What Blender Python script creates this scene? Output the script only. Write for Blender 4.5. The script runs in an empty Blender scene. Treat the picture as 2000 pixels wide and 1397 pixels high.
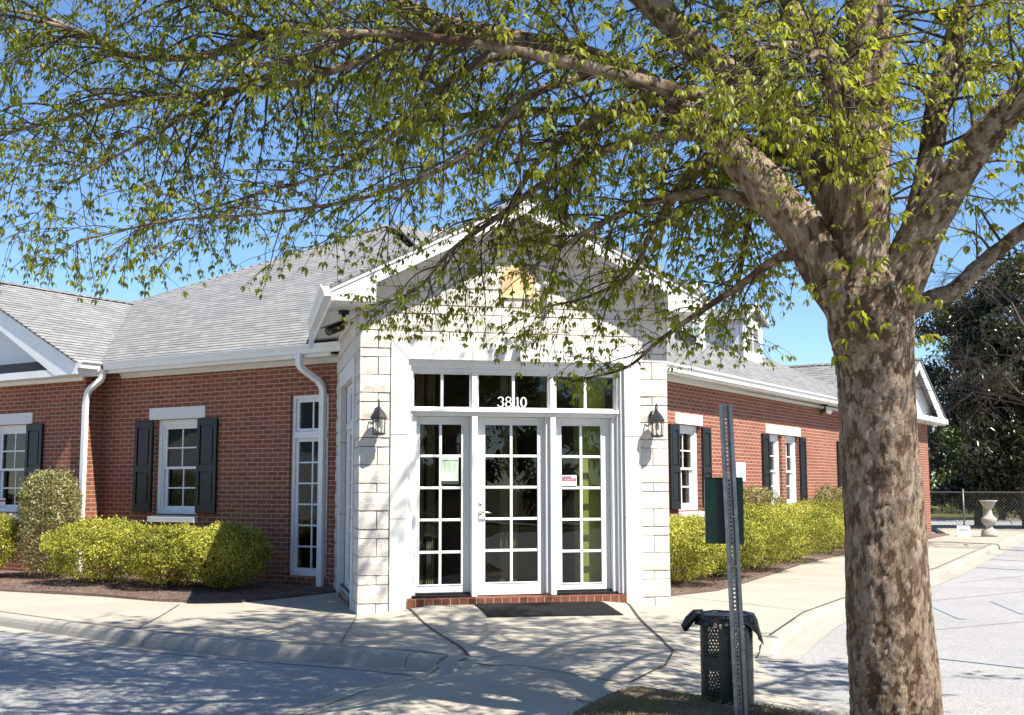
import bpy, math, random
import numpy as np
from mathutils import Vector, Matrix, noise, geometry
rad = math.radians
S = bpy.context.scene
COL = S.collection
SQ = math.sqrt(.5)

# ------------------------------------------------------------------ camera
cam_data = bpy.data.cameras.new("camera")
cam = bpy.data.objects.new("camera", cam_data)
COL.objects.link(cam)
YAW, PITCH, ROLL, FPX = 0.22385, 0.11012, -0.00181, 2257.2
cam_data.sensor_fit = 'HORIZONTAL'
cam_data.sensor_width = 36.0
cam_data.lens = FPX / 2000.0 * 36.0
cam_data.clip_start = 0.1
cam_data.clip_end = 1500
F_ = Vector((math.sin(YAW) * math.cos(PITCH), math.cos(YAW) * math.cos(PITCH), math.sin(PITCH)))
R_ = Vector((math.cos(YAW), -math.sin(YAW), 0))
U_ = R_.cross(F_)
R2 = math.cos(ROLL) * R_ + math.sin(ROLL) * U_
U2 = -math.sin(ROLL) * R_ + math.cos(ROLL) * U_
cam.matrix_world = Matrix(((R2.x, U2.x, -F_.x, -1.2074), (R2.y, U2.y, -F_.y, -12.9849), (R2.z, U2.z, -F_.z, 1.2938), (0, 0, 0, 1)))
S.camera = cam

# ------------------------------------------------------------------ sky and sun
SUN_AZ = math.atan2(.545, -.838)      # clockwise from +Y
SUN_EL = rad(54)
w = bpy.data.worlds.new("World")
S.world = w
w.use_nodes = True
nt = w.node_tree
for n in list(nt.nodes):
    nt.nodes.remove(n)
sky = nt.nodes.new('ShaderNodeTexSky')
sky.sky_type = 'NISHITA'
sky.sun_disc = False
sky.sun_elevation = SUN_EL
sky.sun_rotation = SUN_AZ
sky.altitude = 50
sky.air_density = 1.0
sky.dust_density = 0.0
sky.ozone_density = 8.0
bg = nt.nodes.new('ShaderNodeBackground')
bg.inputs['Strength'].default_value = 0.09
wo = nt.nodes.new('ShaderNodeOutputWorld')
nt.links.new(sky.outputs[0], bg.inputs[0])
nt.links.new(bg.outputs[0], wo.inputs[0])
sun_data = bpy.data.lights.new("sun", 'SUN')
sun_data.energy = 5.0
sun_data.angle = rad(0.53)
sun_data.color = (1.0, .94, .84)
sun = bpy.data.objects.new("sun", sun_data)
COL.objects.link(sun)
sdir = Vector((math.sin(SUN_AZ) * math.cos(SUN_EL), math.cos(SUN_AZ) * math.cos(SUN_EL), math.sin(SUN_EL)))
sun.rotation_euler = sdir.to_track_quat('Z', 'Y').to_euler()
sun.location = sdir * 60
S.view_settings.view_transform = 'Standard'
S.view_settings.look = 'None'
S.view_settings.exposure = 1.15
S.view_settings.gamma = 1
S.render.engine = 'CYCLES'
S.cycles.max_bounces = 8
S.cycles.transparent_max_bounces = 12

# ------------------------------------------------------------------ material helpers
class NT:
    def __init__(s, name):
        s.m = bpy.data.materials.new(name)
        s.m.use_nodes = True
        s.t = s.m.node_tree
        for n in list(s.t.nodes):
            s.t.nodes.remove(n)
        s.out = s.n('ShaderNodeOutputMaterial')
    def n(s, kind, **kw):
        nd = s.t.nodes.new(kind)
        for k, v in kw.items():
            setattr(nd, k, v)
        return nd
    def l(s, a, b):
        s.t.links.new(a, b)
    def val(s, sock, v):
        if hasattr(v, 'links') or isinstance(v, bpy.types.NodeSocket):
            s.l(v, sock)
        else:
            if isinstance(v, tuple) and len(v) == 3 and sock.type == 'RGBA':
                v = (*v, 1)
            sock.default_value = v
    def coord(s, which='Object'):
        return s.n('ShaderNodeTexCoord').outputs[which]
    def mapping(s, vec, scale=(1, 1, 1), loc=(0, 0, 0), rot=(0, 0, 0)):
        m = s.n('ShaderNodeMapping')
        s.l(vec, m.inputs[0])
        m.inputs['Location'].default_value = loc
        m.inputs['Rotation'].default_value = rot
        m.inputs['Scale'].default_value = scale
        return m.outputs[0]
    def noise(s, vec, scale, detail=4, rough=.55, out='Fac', dist=0):
        n = s.n('ShaderNodeTexNoise')
        s.l(vec, n.inputs['Vector'])
        n.inputs['Scale'].default_value = scale
        n.inputs['Detail'].default_value = detail
        n.inputs['Roughness'].default_value = rough
        n.inputs['Distortion'].default_value = dist
        return n.outputs[out]
    def ramp(s, fac, stops, interp='LINEAR'):
        r = s.n('ShaderNodeValToRGB')
        r.color_ramp.interpolation = interp
        e = r.color_ramp.elements
        while len(e) < len(stops):
            e.new(.5)
        for i, (p, c) in enumerate(stops):
            e[i].position = p
            e[i].color = (*c, 1) if len(c) == 3 else c
        s.l(fac, r.inputs[0])
        return r.outputs[0]
    def mix(s, fac, a, b, blend='MIX'):
        m = s.n('ShaderNodeMix', data_type='RGBA', blend_type=blend)
        s.val(m.inputs[0], fac)
        s.val(m.inputs[6], a)
        s.val(m.inputs[7], b)
        return m.outputs[2]
    def math(s, op, a, b=0.0, c=None):
        m = s.n('ShaderNodeMath', operation=op)
        s.val(m.inputs[0], a)
        s.val(m.inputs[1], b)
        if c is not None:
            s.val(m.inputs[2], c)
        return m.outputs[0]
    def bump(s, h, strength=.3, dist=.01, normal=None):
        b = s.n('ShaderNodeBump')
        b.inputs['Strength'].default_value = strength
        b.inputs['Distance'].default_value = dist
        s.l(h, b.inputs['Height'])
        if normal is not None:
            s.l(normal, b.inputs['Normal'])
        return b.outputs[0]
    def pbr(s, color, rough=.6, metal=0.0, normal=None, spec=.5, coat=0.0, finish=True):
        p = s.n('ShaderNodeBsdfPrincipled')
        s.val(p.inputs['Base Color'], color)
        s.val(p.inputs['Roughness'], rough)
        s.val(p.inputs['Metallic'], metal)
        s.val(p.inputs['Specular IOR Level'], spec)
        p.inputs['Coat Weight'].default_value = coat
        if normal is not None:
            s.l(normal, p.inputs['Normal'])
        if finish:
            s.l(p.outputs[0], s.out.inputs[0])
        return p

def m_paint(name, color, rough):
    t = NT(name)
    c = t.coord()
    f = t.noise(t.mapping(c, (9, 9, .7)), 2.2, 5, .65)
    g = t.noise(c, 1.4, 4, .6)
    col = t.ramp(f, [(.30, tuple(x * .90 for x in color)), (.48, color), (.75, tuple(min(1, x * 1.03) for x in color))])
    col = t.mix(.5, col, t.ramp(g, [(.3, (.88, .87, .85)), (.6, (1, 1, 1))]), 'MULTIPLY')
    t.pbr(col, rough, 0, t.bump(t.noise(c, 30, 3), .06, .004), .45)
    return t.m

def m_plain(name, color, rough=.5, metal=0.0, var=.06, scale=6.0, bump=.0, spec=.5):
    t = NT(name)
    c = t.coord()
    f = t.noise(c, scale, 5, .6)
    lo = tuple(x * (1 - var) for x in color)
    hi = tuple(min(1, x * (1 + var)) for x in color)
    col = t.ramp(f, [(.3, lo), (.7, hi)])
    nm = t.bump(t.noise(c, scale * 9, 3), bump, .004) if bump else None
    t.pbr(col, rough, metal, nm, spec)
    return t.m

BR_H = .067733
def m_brick(name):
    t = NT(name)
    sep = t.n('ShaderNodeSeparateXYZ')
    t.l(t.coord(), sep.inputs[0])
    x = t.math('ADD', sep.outputs[0], sep.outputs[1])
    z = t.math('ADD', sep.outputs[2], BR_H * 60 - 2.518)
    cmb = t.n('ShaderNodeCombineXYZ')
    t.l(x, cmb.inputs[0]); t.l(z, cmb.inputs[1])
    wob = t.noise(t.coord(), 9, 2, .5, 'Color')
    vm = t.n('ShaderNodeVectorMath', operation='MULTIPLY_ADD')
    t.l(wob, vm.inputs[0]); vm.inputs[1].default_value = (.006, .003, 0); t.l(cmb.outputs[0], vm.inputs[2])
    b = t.n('ShaderNodeTexBrick')
    t.l(vm.outputs[0], b.inputs['Vector'])
    b.offset = .5
    b.inputs['Scale'].default_value = 1
    b.inputs['Mortar Size'].default_value = .0062
    b.inputs['Mortar Smooth'].default_value = .15
    b.inputs['Bias'].default_value = 0
    b.inputs['Brick Width'].default_value = .2032
    b.inputs['Row Height'].default_value = BR_H
    b.inputs['Color1'].default_value = (.245, .078, .047, 1)
    b.inputs['Color2'].default_value = (.33, .110, .066, 1)
    b.inputs['Mortar'].default_value = (.47, .38, .29, 1)
    g = t.noise(t.coord(), 130, 3, .7)
    col = t.mix(.35, b.outputs['Color'], t.ramp(g, [(.3, (.45, .42, .40)), (.7, (1.0, 1.0, 1.0))]), 'MULTIPLY')
    big = t.noise(t.coord(), .9, 3, .5)
    col = t.mix(.5, col, t.ramp(big, [(.3, (.66, .64, .62)), (.7, (1, 1, 1))]), 'MULTIPLY')
    h = t.math('MULTIPLY_ADD', b.outputs['Fac'], -1.0, t.math('MULTIPLY', g, .25))
    t.pbr(col, .85, 0, t.bump(h, .6, .006), .2)
    return t.m

def m_shingle(name):
    t = NT(name)
    c = t.coord()
    wob = t.noise(c, 3, 2, .5, 'Color')
    vm = t.n('ShaderNodeVectorMath', operation='MULTIPLY_ADD')
    t.l(wob, vm.inputs[0]); vm.inputs[1].default_value = (.02, .03, 0); t.l(c, vm.inputs[2])
    v = vm.outputs[0]
    b = t.n('ShaderNodeTexBrick')
    t.l(v, b.inputs['Vector'])
    b.offset = .37
    b.offset_frequency = 2
    b.inputs['Scale'].default_value = 1
    b.inputs['Mortar Size'].default_value = .004
    b.inputs['Mortar Smooth'].default_value = .2
    b.inputs['Bias'].default_value = 0
    b.inputs['Brick Width'].default_value = .24
    b.inputs['Row Height'].default_value = .135
    b.inputs['Color1'].default_value = (.22, .22, .213, 1)
    b.inputs['Color2'].default_value = (.31, .31, .30, 1)
    b.inputs['Mortar'].default_value = (.09, .09, .09, 1)
    sep = t.n('ShaderNodeSeparateXYZ')
    t.l(v, sep.inputs[0])
    fr = t.math('FRACT', t.math('DIVIDE', t.math('ADD', sep.outputs[1], 20 * .135), .135))
    # dark granule band printed at the top of each tab, broken up from tab to tab
    nb = t.noise(t.mapping(c, (4.2, 7.4, 1)), 1.0, 2, .5)
    band = t.math('GREATER_THAN', fr, t.math('MULTIPLY_ADD', nb, .42, .50))
    g = t.noise(c, 260, 2, .8)
    col = t.mix(t.math('MULTIPLY', band, .92), b.outputs['Color'], (.07, .07, .072))
    col = t.mix(.5, col, t.ramp(g, [(.3, (.55, .55, .55)), (.7, (1.1, 1.1, 1.1))]), 'MULTIPLY')
    big = t.noise(c, .6, 4, .6)
    col = t.mix(.6, col, t.ramp(big, [(.3, (.82, .82, .84)), (.7, (1, 1, .99))]), 'MULTIPLY')
    h = t.math('ADD', t.math('MULTIPLY', fr, -1), t.math('MULTIPLY', g, .15))
    t.pbr(col, .9, 0, t.bump(h, .45, .008), .2)
    return t.m

def m_block(name):
    t = NT(name)
    c = t.coord()
    n1 = t.noise(c, 42, 6, .72)
    n2 = t.noise(c, 3.1, 3, .6)
    n3 = t.noise(c, 160, 2, .7)
    col = t.ramp(n2, [(.25, (.62, .565, .50)), (.5, (.67, .62, .56)), (.75, (.72, .68, .62))])
    col = t.mix(.5, col, t.ramp(n1, [(.3, (.78, .75, .71)), (.6, (1, 1, 1))]), 'MULTIPLY')
    h = t.math('ADD', n1, t.math('MULTIPLY', n3, .35))
    t.pbr(col, .95, 0, t.bump(h, .7, .012), .1)
    return t.m

def m_ground(name, c_lo, c_hi, big=.5, fine=60, bump=.25, speck=None, rough=.9, dist=.006, stain=.75):
    t = NT(name)
    c = t.coord()
    nb = t.noise(c, big, 5, .6)
    nf = t.noise(c, fine, 4, .7)
    ns = t.noise(c, fine * 4, 2, .8)
    col = t.ramp(nb, [(.3, c_lo), (.7, c_hi)])
    col = t.mix(.5, col, t.ramp(nf, [(.3, (stain, stain, stain)), (.7, (1.05, 1.05, 1.05))]), 'MULTIPLY')
    st1 = t.noise(c, 1.1, 6, .72, dist=1.2)
    col = t.mix(.55, col, t.ramp(st1, [(.30, (.62, .60, .58)), (.42, (1, 1, 1)), (.64, (1, 1, 1)), (.74, (1.06, 1.05, 1.03))]), 'MULTIPLY')
    if speck:
        col = t.mix(t.ramp(ns, [(.55, (0, 0, 0)), (.7, (1, 1, 1))]), col, speck[0])
        col = t.mix(t.ramp(ns, [(.3, (1, 1, 1)), (.43, (0, 0, 0))]), col, speck[1])
    h = t.math('ADD', nf, t.math('MULTIPLY', ns, .5))
    t.pbr(col, rough, 0, t.bump(h, bump, dist), .2)
    return t.m

def m_leaf(name, c1, c2, c3, trans=.4, rough=.5, spec=.35, tcol=1.25):
    t = NT(name)
    a = t.n('ShaderNodeAttribute', attribute_name='tint')
    f = a.outputs['Fac']
    col = t.ramp(f, [(0, c1), (.5, c2), (1, c3)])
    p = t.pbr(col, rough, 0, None, spec, finish=False)
    tr = t.n('ShaderNodeBsdfTranslucent')
    tc = t.mix(1.0, col, (tcol, tcol * .98, .55), 'MULTIPLY')
    t.l(tc, tr.inputs[0])
    mx = t.n('ShaderNodeMixShader')
    mx.inputs[0].default_value = trans
    t.l(p.outputs[0], mx.inputs[1]); t.l(tr.outputs[0], mx.inputs[2])
    t.l(mx.outputs[0], t.out.inputs[0])
    return t.m

def m_bark(name):
    t = NT(name)
    c = t.coord()
    a = t.n('ShaderNodeAttribute', attribute_name='tint')
    f = a.outputs['Fac']
    col = t.ramp(f, [(0, (.10, .064, .042)), (.25, (.15, .10, .067)), (.36, (.25, .188, .133)), (.58, (.335, .265, .197)), (.8, (.42, .345, .27)), (.93, (.37, .245, .16)), (1, (.44, .31, .21))])
    n1 = t.noise(t.mapping(c, (1, 1, .5)), 46, 6, .75, dist=.6)
    n2 = t.noise(t.mapping(c, (1, 1, .22)), 130, 3, .7)
    n3 = t.noise(c, 3.0, 3, .6)
    col = t.mix(.75, col, t.ramp(n1, [(.28, (.42, .38, .34)), (.58, (1.05, 1.03, 1.0))]), 'MULTIPLY')
    col = t.mix(.5, col, t.ramp(n3, [(.3, (.74, .70, .66)), (.7, (1.08, 1.06, 1.04))]), 'MULTIPLY')
    n4 = t.noise(t.mapping(c, (1, 1, .10)), 34, 4, .65, dist=.5)
    col = t.mix(.6, col, t.ramp(n4, [(.33, (.38, .32, .27)), (.43, (1, 1, 1))]), 'MULTIPLY')
    h = t.math('ADD', t.math('ADD', n1, t.math('MULTIPLY', n2, .5)), t.math('MULTIPLY', n4, .8))
    t.pbr(col, .9, 0, t.bump(h, 1.0, .016), .15)
    return t.m

def m_glass(name, tint=(.82, .86, .84), refl=1.0):
    t = NT(name)
    tr = t.n('ShaderNodeBsdfTransparent')
    tr.inputs[0].default_value = (*tint, 1)
    gl = t.n('ShaderNodeBsdfGlossy')
    gl.inputs['Roughness'].default_value = .0
    gl.inputs[0].default_value = (.95, .97, .96, 1)
    nz = t.noise(t.coord(), 1.7, 1, .5)
    bm = t.bump(nz, .12, .02)
    t.l(bm, gl.inputs['Normal'])
    fr = t.n('ShaderNodeFresnel')
    geo = t.n('ShaderNodeNewGeometry')
    ior = t.math('MULTIPLY_ADD', geo.outputs['Backfacing'], 1 / 1.62 - 1.62, 1.62)
    t.l(ior, fr.inputs['IOR'])
    fac = t.math('MULTIPLY', fr.outputs[0], refl)
    fac = t.math('MINIMUM', fac, 1.0)
    mx = t.n('ShaderNodeMixShader')
    t.l(fac, mx.inputs[0])
    t.l(tr.outputs[0], mx.inputs[1]); t.l(gl.outputs[0], mx.inputs[2])
    t.l(mx.outputs[0], t.out.inputs[0])
    return t.m

def m_holes(name, color, rough=.45):
    """Painted sheet steel with punched hole fields (UV: x = metres round, y = height)."""
    t = NT(name)
    uv = t.coord('UV')
    sep = t.n('ShaderNodeSeparateXYZ')
    t.l(uv, sep.inputs[0])
    u, v = sep.outputs[0], sep.outputs[1]
    P = .024
    row = t.math('FLOOR', t.math('DIVIDE', v, P * .866))
    odd = t.math('MODULO', row, 2.0)
    uu = t.math('ADD', t.math('DIVIDE', u, P), t.math('MULTIPLY', odd, .5))
    fu = t.math('MULTIPLY', t.math('SUBTRACT', t.math('FRACT', uu), .5), P)
    fv = t.math('MULTIPLY', t.math('SUBTRACT', t.math('FRACT', t.math('DIVIDE', v, P * .866)), .5), P * .866)
    d = t.math('SQRT', t.math('ADD', t.math('MULTIPLY', fu, fu), t.math('MULTIPLY', fv, fv)))
    hole = t.math('LESS_THAN', d, .0078)
    pan = t.math('FRACT', t.math('DIVIDE', u, .181))
    inx = t.math('MULTIPLY', t.math('GREATER_THAN', pan, .16), t.math('LESS_THAN', pan, .84))
    b1 = t.math('MULTIPLY', t.math('GREATER_THAN', v, .10), t.math('LESS_THAN', v, .275))
    b2 = t.math('MULTIPLY', t.math('GREATER_THAN', v, .345), t.math('LESS_THAN', v, .565))
    fld = t.math('MULTIPLY', inx, t.math('MAXIMUM', b1, b2))
    fac = t.math('MULTIPLY', hole, fld)
    nz = t.noise(t.coord(), 14, 4)
    col = t.ramp(nz, [(.3, tuple(x * .8 for x in color)), (.7, tuple(x * 1.2 for x in color))])
    p = t.pbr(col, rough, 0, None, .5, finish=False)
    tr = t.n('ShaderNodeBsdfTransparent')
    mx = t.n('ShaderNodeMixShader')
    t.l(fac, mx.inputs[0]); t.l(p.outputs[0], mx.inputs[1]); t.l(tr.outputs[0], mx.inputs[2])
    t.l(mx.outputs[0], t.out.inputs[0])
    return t.m

def m_siding(name, color):
    t = NT(name)
    sep = t.n('ShaderNodeSeparateXYZ')
    t.l(t.coord(), sep.inputs[0])
    fr = t.math('FRACT', t.math('DIVIDE', t.math('ADD', sep.outputs[2], 10.0), .17))
    nz = t.noise(t.coord(), 7, 4)
    col = t.ramp(nz, [(.3, tuple(x * .95 for x in color)), (.7, color)])
    t.pbr(col, .55, 0, t.bump(t.math('MULTIPLY', fr, -1), .8, .02), .4)
    return t.m

M = {}
M['brick'] = m_brick('brick')
M['sill_brick'] = m_ground('sill_brick', (.13, .048, .030), (.22, .08, .05), 9, 60, .4, None, .85, .004, .7)
M['shingle'] = m_shingle('roof_shingle')
M['block'] = m_block('split_face_block')
M['mortar'] = m_plain('mortar', (.42, .38, .33), .95, var=.15, scale=20)
M['stone'] = m_ground('cast_stone', (.66, .645, .61), (.72, .705, .675), .8, 90, .08, None, .8, .003, .9)
M['white'] = m_paint('white_paint', (.78, .78, .765), .45)
M['white_wood'] = m_paint('white_door_paint', (.74, .74, .735), .40)
M['soffit'] = m_plain('soffit_paint', (.66, .655, .63), .55, var=.03)
M['siding'] = m_siding('lap_siding', (.70, .705, .715))
M['dark_metal'] = m_plain('black_metal', (.02, .02, .022), .4, .3, .2)
M['shutter'] = m_plain('shutter_paint', (.011, .012, .014), .38, var=.15, scale=8)
M['silver'] = m_plain('satin_nickel', (.6, .59, .56), .28, 1.0, .05)
M['galv'] = m_plain('galvanised_steel', (.30, .305, .305), .45, .75, .28, 22)
M['glass'] = m_glass('window_glass', (.55, .58, .55), .85)
M['clear'] = m_glass('lantern_glass', (.95, .95, .93), .8)
M['concrete'] = m_ground('concrete', (.32, .285, .232), (.405, .365, .30), .7, 40, .22, ((.46, .43, .38), (.24, .215, .18)), .9, .004, .82)
M['kerb'] = m_ground('kerb_concrete', (.30, .275, .235), (.385, .355, .305), 1.2, 45, .25, ((.44, .41, .36), (.2, .18, .155)), .9, .005, .78)
M['asphalt'] = m_ground('aged_asphalt', (.27, .268, .262), (.35, .345, .335), .35, 34, .5, ((.62, .61, .59), (.06, .06, .062)), .88, .010, .55)
M['joint'] = m_plain('joint_filler', (.055, .05, .045), .95, var=.2)
M['crack'] = m_plain('crack_sealant', (.15, .148, .145), .9, var=.3, scale=3)
M['mulch'] = m_ground('bark_mulch', (.15, .095, .075), (.25, .175, .145), 2.0, 24, .9, ((.42, .32, .275), (.04, .025, .02)), .95, .03, .5)
M['soil'] = m_ground('dry_turf_soil', (.13, .095, .06), (.22, .17, .105), 1.6, 40, .7, ((.30, .24, .15), (.06, .045, .028)), .95, .02, .6)
M['turf'] = m_ground('lawn_grass', (.055, .06, .022), (.10, .10, .04), .25, 20, .6, None, .95, .03, .6)
M['bark'] = m_bark('mottled_bark')
M['twig'] = m_plain('twig_bark', (.055, .038, .03), .85, var=.3, scale=5)
M['leaf'] = m_leaf('elm_leaf', (.10, .125, .014), (.20, .225, .024), (.38, .40, .06), .58, .42, .4)
M['shrub_leaf'] = m_leaf('golden_shrub_leaf', (.10, .105, .016), (.30, .30, .036), (.52, .50, .085), .13, .5, .3)
M['var_leaf'] = m_leaf('variegated_leaf', (.07, .075, .022), (.23, .215, .075), (.48, .44, .22), .22, .35, .5)
M['dark_leaf'] = m_leaf('magnolia_leaf', (.018, .022, .009), (.042, .046, .018), (.12, .11, .048), .16, .25, .7)
M['far_leaf'] = m_leaf('distant_leaf', (.05, .07, .018), (.10, .12, .03), (.19, .2, .06), .3, .5, .3)
M['wood'] = m_plain('woody_stem', (.11, .08, .06), .9, var=.3, scale=9)
M['straw'] = m_leaf('dry_grass_blade', (.16, .115, .06), (.30, .225, .125), (.24, .22, .085), .3, .7, .2)
M['green_paint'] = m_plain('dark_green_paint', (.006, .052, .026), .38, .1, .25, 8)
M['black_paint'] = m_plain('black_paint', (.01, .012, .012), .45, .1, .2)
M['can'] = m_holes('perforated_green_steel', (.006, .018, .013), .34)
M['plastic'] = m_plain('black_plastic_bag', (.006, .006, .007), .34, 0, .2, 12, .5, .45)
M['rubber'] = m_ground('rubber_mat', (.006, .006, .0065), (.013, .013, .0135), 3, 120, .6, None, .85, .004)
M['paper'] = m_plain('green_paper', (.52, .68, .50), .8, var=.04)
M['white_paper'] = m_plain('white_sticker', (.78, .79, .80), .5, var=.02)
M['blue_ink'] = m_plain('blue_ink', (.03, .05, .22), .5)
M['red_ink'] = m_plain('red_ink', (.62, .05, .07), .5)
M['black_ink'] = m_plain('black_ink', (.03, .035, .03), .6)
M['teal_ink'] = m_plain('teal_ink', (.15, .50, .48), .5)
M['pale_teal'] = m_plain('pale_teal_sign', (.62, .80, .78), .5, var=.02)
M['orange'] = m_plain('orange_enamel', (.68, .44, .22), .6, var=.12, scale=9)
M['yellow'] = m_plain('yellow_enamel', (.68, .56, .28), .6, var=.1, scale=9)
M['blue_line'] = m_ground('worn_blue_paint', (.26, .30, .34), (.31, .33, .35), 3, 60, .4, ((.46, .46, .46), (.10, .12, .14)), .85, .008, .6)
M['urn'] = m_ground('weathered_urn', (.30, .285, .25), (.46, .44, .39), 5, 60, .3, None, .9, .006, .7)
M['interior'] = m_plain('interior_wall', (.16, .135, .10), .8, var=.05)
M['curtain'] = m_plain('curtain_cloth', (.42, .37, .22), .9, var=.1)
M['counter'] = m_plain('wood_counter', (.20, .09, .04), .4, var=.3, scale=4)
M['lime'] = m_plain('lime_wall', (.46, .50, .13), .7, var=.06)
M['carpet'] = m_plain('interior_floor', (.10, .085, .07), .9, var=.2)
M['bulb'] = m_plain('frosted_bulb', (.8, .78, .7), .25, var=.01)
M['rust'] = m_plain('galvanised_fence', (.16, .155, .14), .5, .7, .2)
M['house_wall'] = m_siding('pale_siding', (.5, .5, .49))

# ------------------------------------------------------------------ mesh helpers
class MB:
    def __init__(s):
        s.v = []; s.f = []; s.mi = []
    def quad(s, a, b, c, d, mi=0):
        i = len(s.v); s.v += [a, b, c, d]; s.f.append((i, i + 1, i + 2, i + 3)); s.mi.append(mi)
    def tri(s, a, b, c, mi=0):
        i = len(s.v); s.v += [a, b, c]; s.f.append((i, i + 1, i + 2)); s.mi.append(mi)
    def poly(s, pts, mi=0):
        i = len(s.v); s.v += list(pts); s.f.append(tuple(range(i, i + len(pts)))); s.mi.append(mi)
    def box(s, x0, x1, y0, y1, z0, z1, mi=0, M_=None):
        i = len(s.v)
        p = [(x0, y0, z0), (x1, y0, z0), (x1, y1, z0), (x0, y1, z0), (x0, y0, z1), (x1, y0, z1), (x1, y1, z1), (x0, y1, z1)]
        if M_ is not None:
            p = [tuple(M_ @ Vector(q)) for q in p]
        s.v += p
        for f in ((0, 3, 2, 1), (4, 5, 6, 7), (0, 1, 5, 4), (1, 2, 6, 5), (2, 3, 7, 6), (3, 0, 4, 7)):
            s.f.append(tuple(i + k for k in f)); s.mi.append(mi)
    def prism(s, poly, ax, a0, a1, mi=0):
        """extrude 2D poly along axis ax ('x','y','z')"""
        def P(p, a):
            return {'x': (a, p[0], p[1]), 'y': (p[0], a, p[1]), 'z': (p[0], p[1], a)}[ax]
        n = len(poly); i = len(s.v)
        s.v += [P(p, a0) for p in poly] + [P(p, a1) for p in poly]
        s.f.append(tuple(i + k for k in range(n))[::-1]); s.mi.append(mi)
        s.f.append(tuple(i + n + k for k in range(n))); s.mi.append(mi)
        for k in range(n):
            s.f.append((i + k, i + (k + 1) % n, i + n + (k + 1) % n, i + n + k)); s.mi.append(mi)
    def tube(s, pts, rads, n=8, mi=0, caps=True):
        pts = [Vector(p) for p in pts]
        if not hasattr(rads, '__len__'):
            rads = [rads] * len(pts)
        i0 = len(s.v)
        up = Vector((0, 0, 1))
        prevx = None
        for k, p in enumerate(pts):
            d = (pts[min(k + 1, len(pts) - 1)] - pts[max(k - 1, 0)])
            d = d.normalized() if d.length > 1e-9 else up
            if prevx is None:
                x = d.cross(Vector((0.13, 0.98, 0.11)))
                if x.length < .05:
                    x = d.cross(Vector((1, 0, 0)))
            else:
                x = prevx - d * prevx.dot(d)
            x.normalize(); prevx = x
            y = d.cross(x)
            for j in range(n):
                a = 2 * math.pi * j / n
                s.v.append(tuple(p + (x * math.cos(a) + y * math.sin(a)) * rads[k]))
        for k in range(len(pts) - 1):
            for j in range(n):
                a = i0 + k * n + j; b = i0 + k * n + (j + 1) % n
                s.f.append((a, b, b + n, a + n)); s.mi.append(mi)
        if caps:
            s.f.append(tuple(i0 + j for j in range(n))[::-1]); s.mi.append(mi)
            e = i0 + (len(pts) - 1) * n
            s.f.append(tuple(e + j for j in range(n))); s.mi.append(mi)
    def lathe(s, prof, c=(0, 0, 0), n=24, mi=0):
        i0 = len(s.v)
        for r, z in prof:
            for j in range(n):
                a = 2 * math.pi * j / n
                s.v.append((c[0] + r * math.cos(a), c[1] + r * math.sin(a), c[2] + z))
        for k in range(len(prof) - 1):
            for j in range(n):
                a = i0 + k * n + j; b = i0 + k * n + (j + 1) % n
                s.f.append((a, b, b + n, a + n)); s.mi.append(mi)
        s.f.append(tuple(i0 + j for j in range(n))[::-1]); s.mi.append(mi)
        e = i0 + (len(prof) - 1) * n
        s.f.append(tuple(e + j for j in range(n))); s.mi.append(mi)
    def build(s, name, mats, parent=None, frame=None, smooth=False, bevel=0.0):
        me = bpy.data.meshes.new(name)
        me.from_pydata(s.v, [], s.f)
        if not isinstance(mats, (list, tuple)):
            mats = [mats]
        for m in mats:
            me.materials.append(m)
        me.polygons.foreach_set('material_index', s.mi)
        if smooth:
            me.polygons.foreach_set('use_smooth', [True] * len(me.polygons))
        me.update()
        return link(name, me, parent, frame, bevel)

def link(name, me, parent=None, frame=None, bevel=0.0):
    o = bpy.data.objects.new(name, me)
    COL.objects.link(o)
    if frame is not None:
        o.matrix_basis = frame
    if parent is not None:
        o.parent = parent
        # frames are given in the coordinates of the top-level thing
        if parent.get('_frame') is not None:
            pass
    if bevel:
        b = o.modifiers.new('bevel', 'BEVEL')
        b.width = bevel; b.segments = 2; b.limit_method = 'ANGLE'; b.angle_limit = rad(40)
    return o

def sub(mb, name, mats, parent, smooth=False, bevel=0.0):
    """a sub-part that shares its parent part's local frame"""
    return mb.build(name, mats, parent, None, smooth, bevel)

def tag(o, label, cat, group=None, kind=None):
    if label: o['label'] = label
    if cat: o['category'] = cat
    if group: o['group'] = group
    if kind: o['kind'] = kind
    return o
def structure(o):
    o['kind'] = 'structure'
    return o
def empty(name, loc=(0, 0, 0), rz=0.0):
    o = bpy.data.objects.new(name, None)
    COL.objects.link(o)
    o.location = loc
    o.rotation_euler = (0, 0, rz)
    o.empty_display_size = .2
    return o
def copy_tree(o, parent=None):
    c = o.copy()
    COL.objects.link(c)
    if parent is not None:
        c.parent = parent
    for ch in list(o.children):
        copy_tree(ch, c)
    return c

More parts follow.
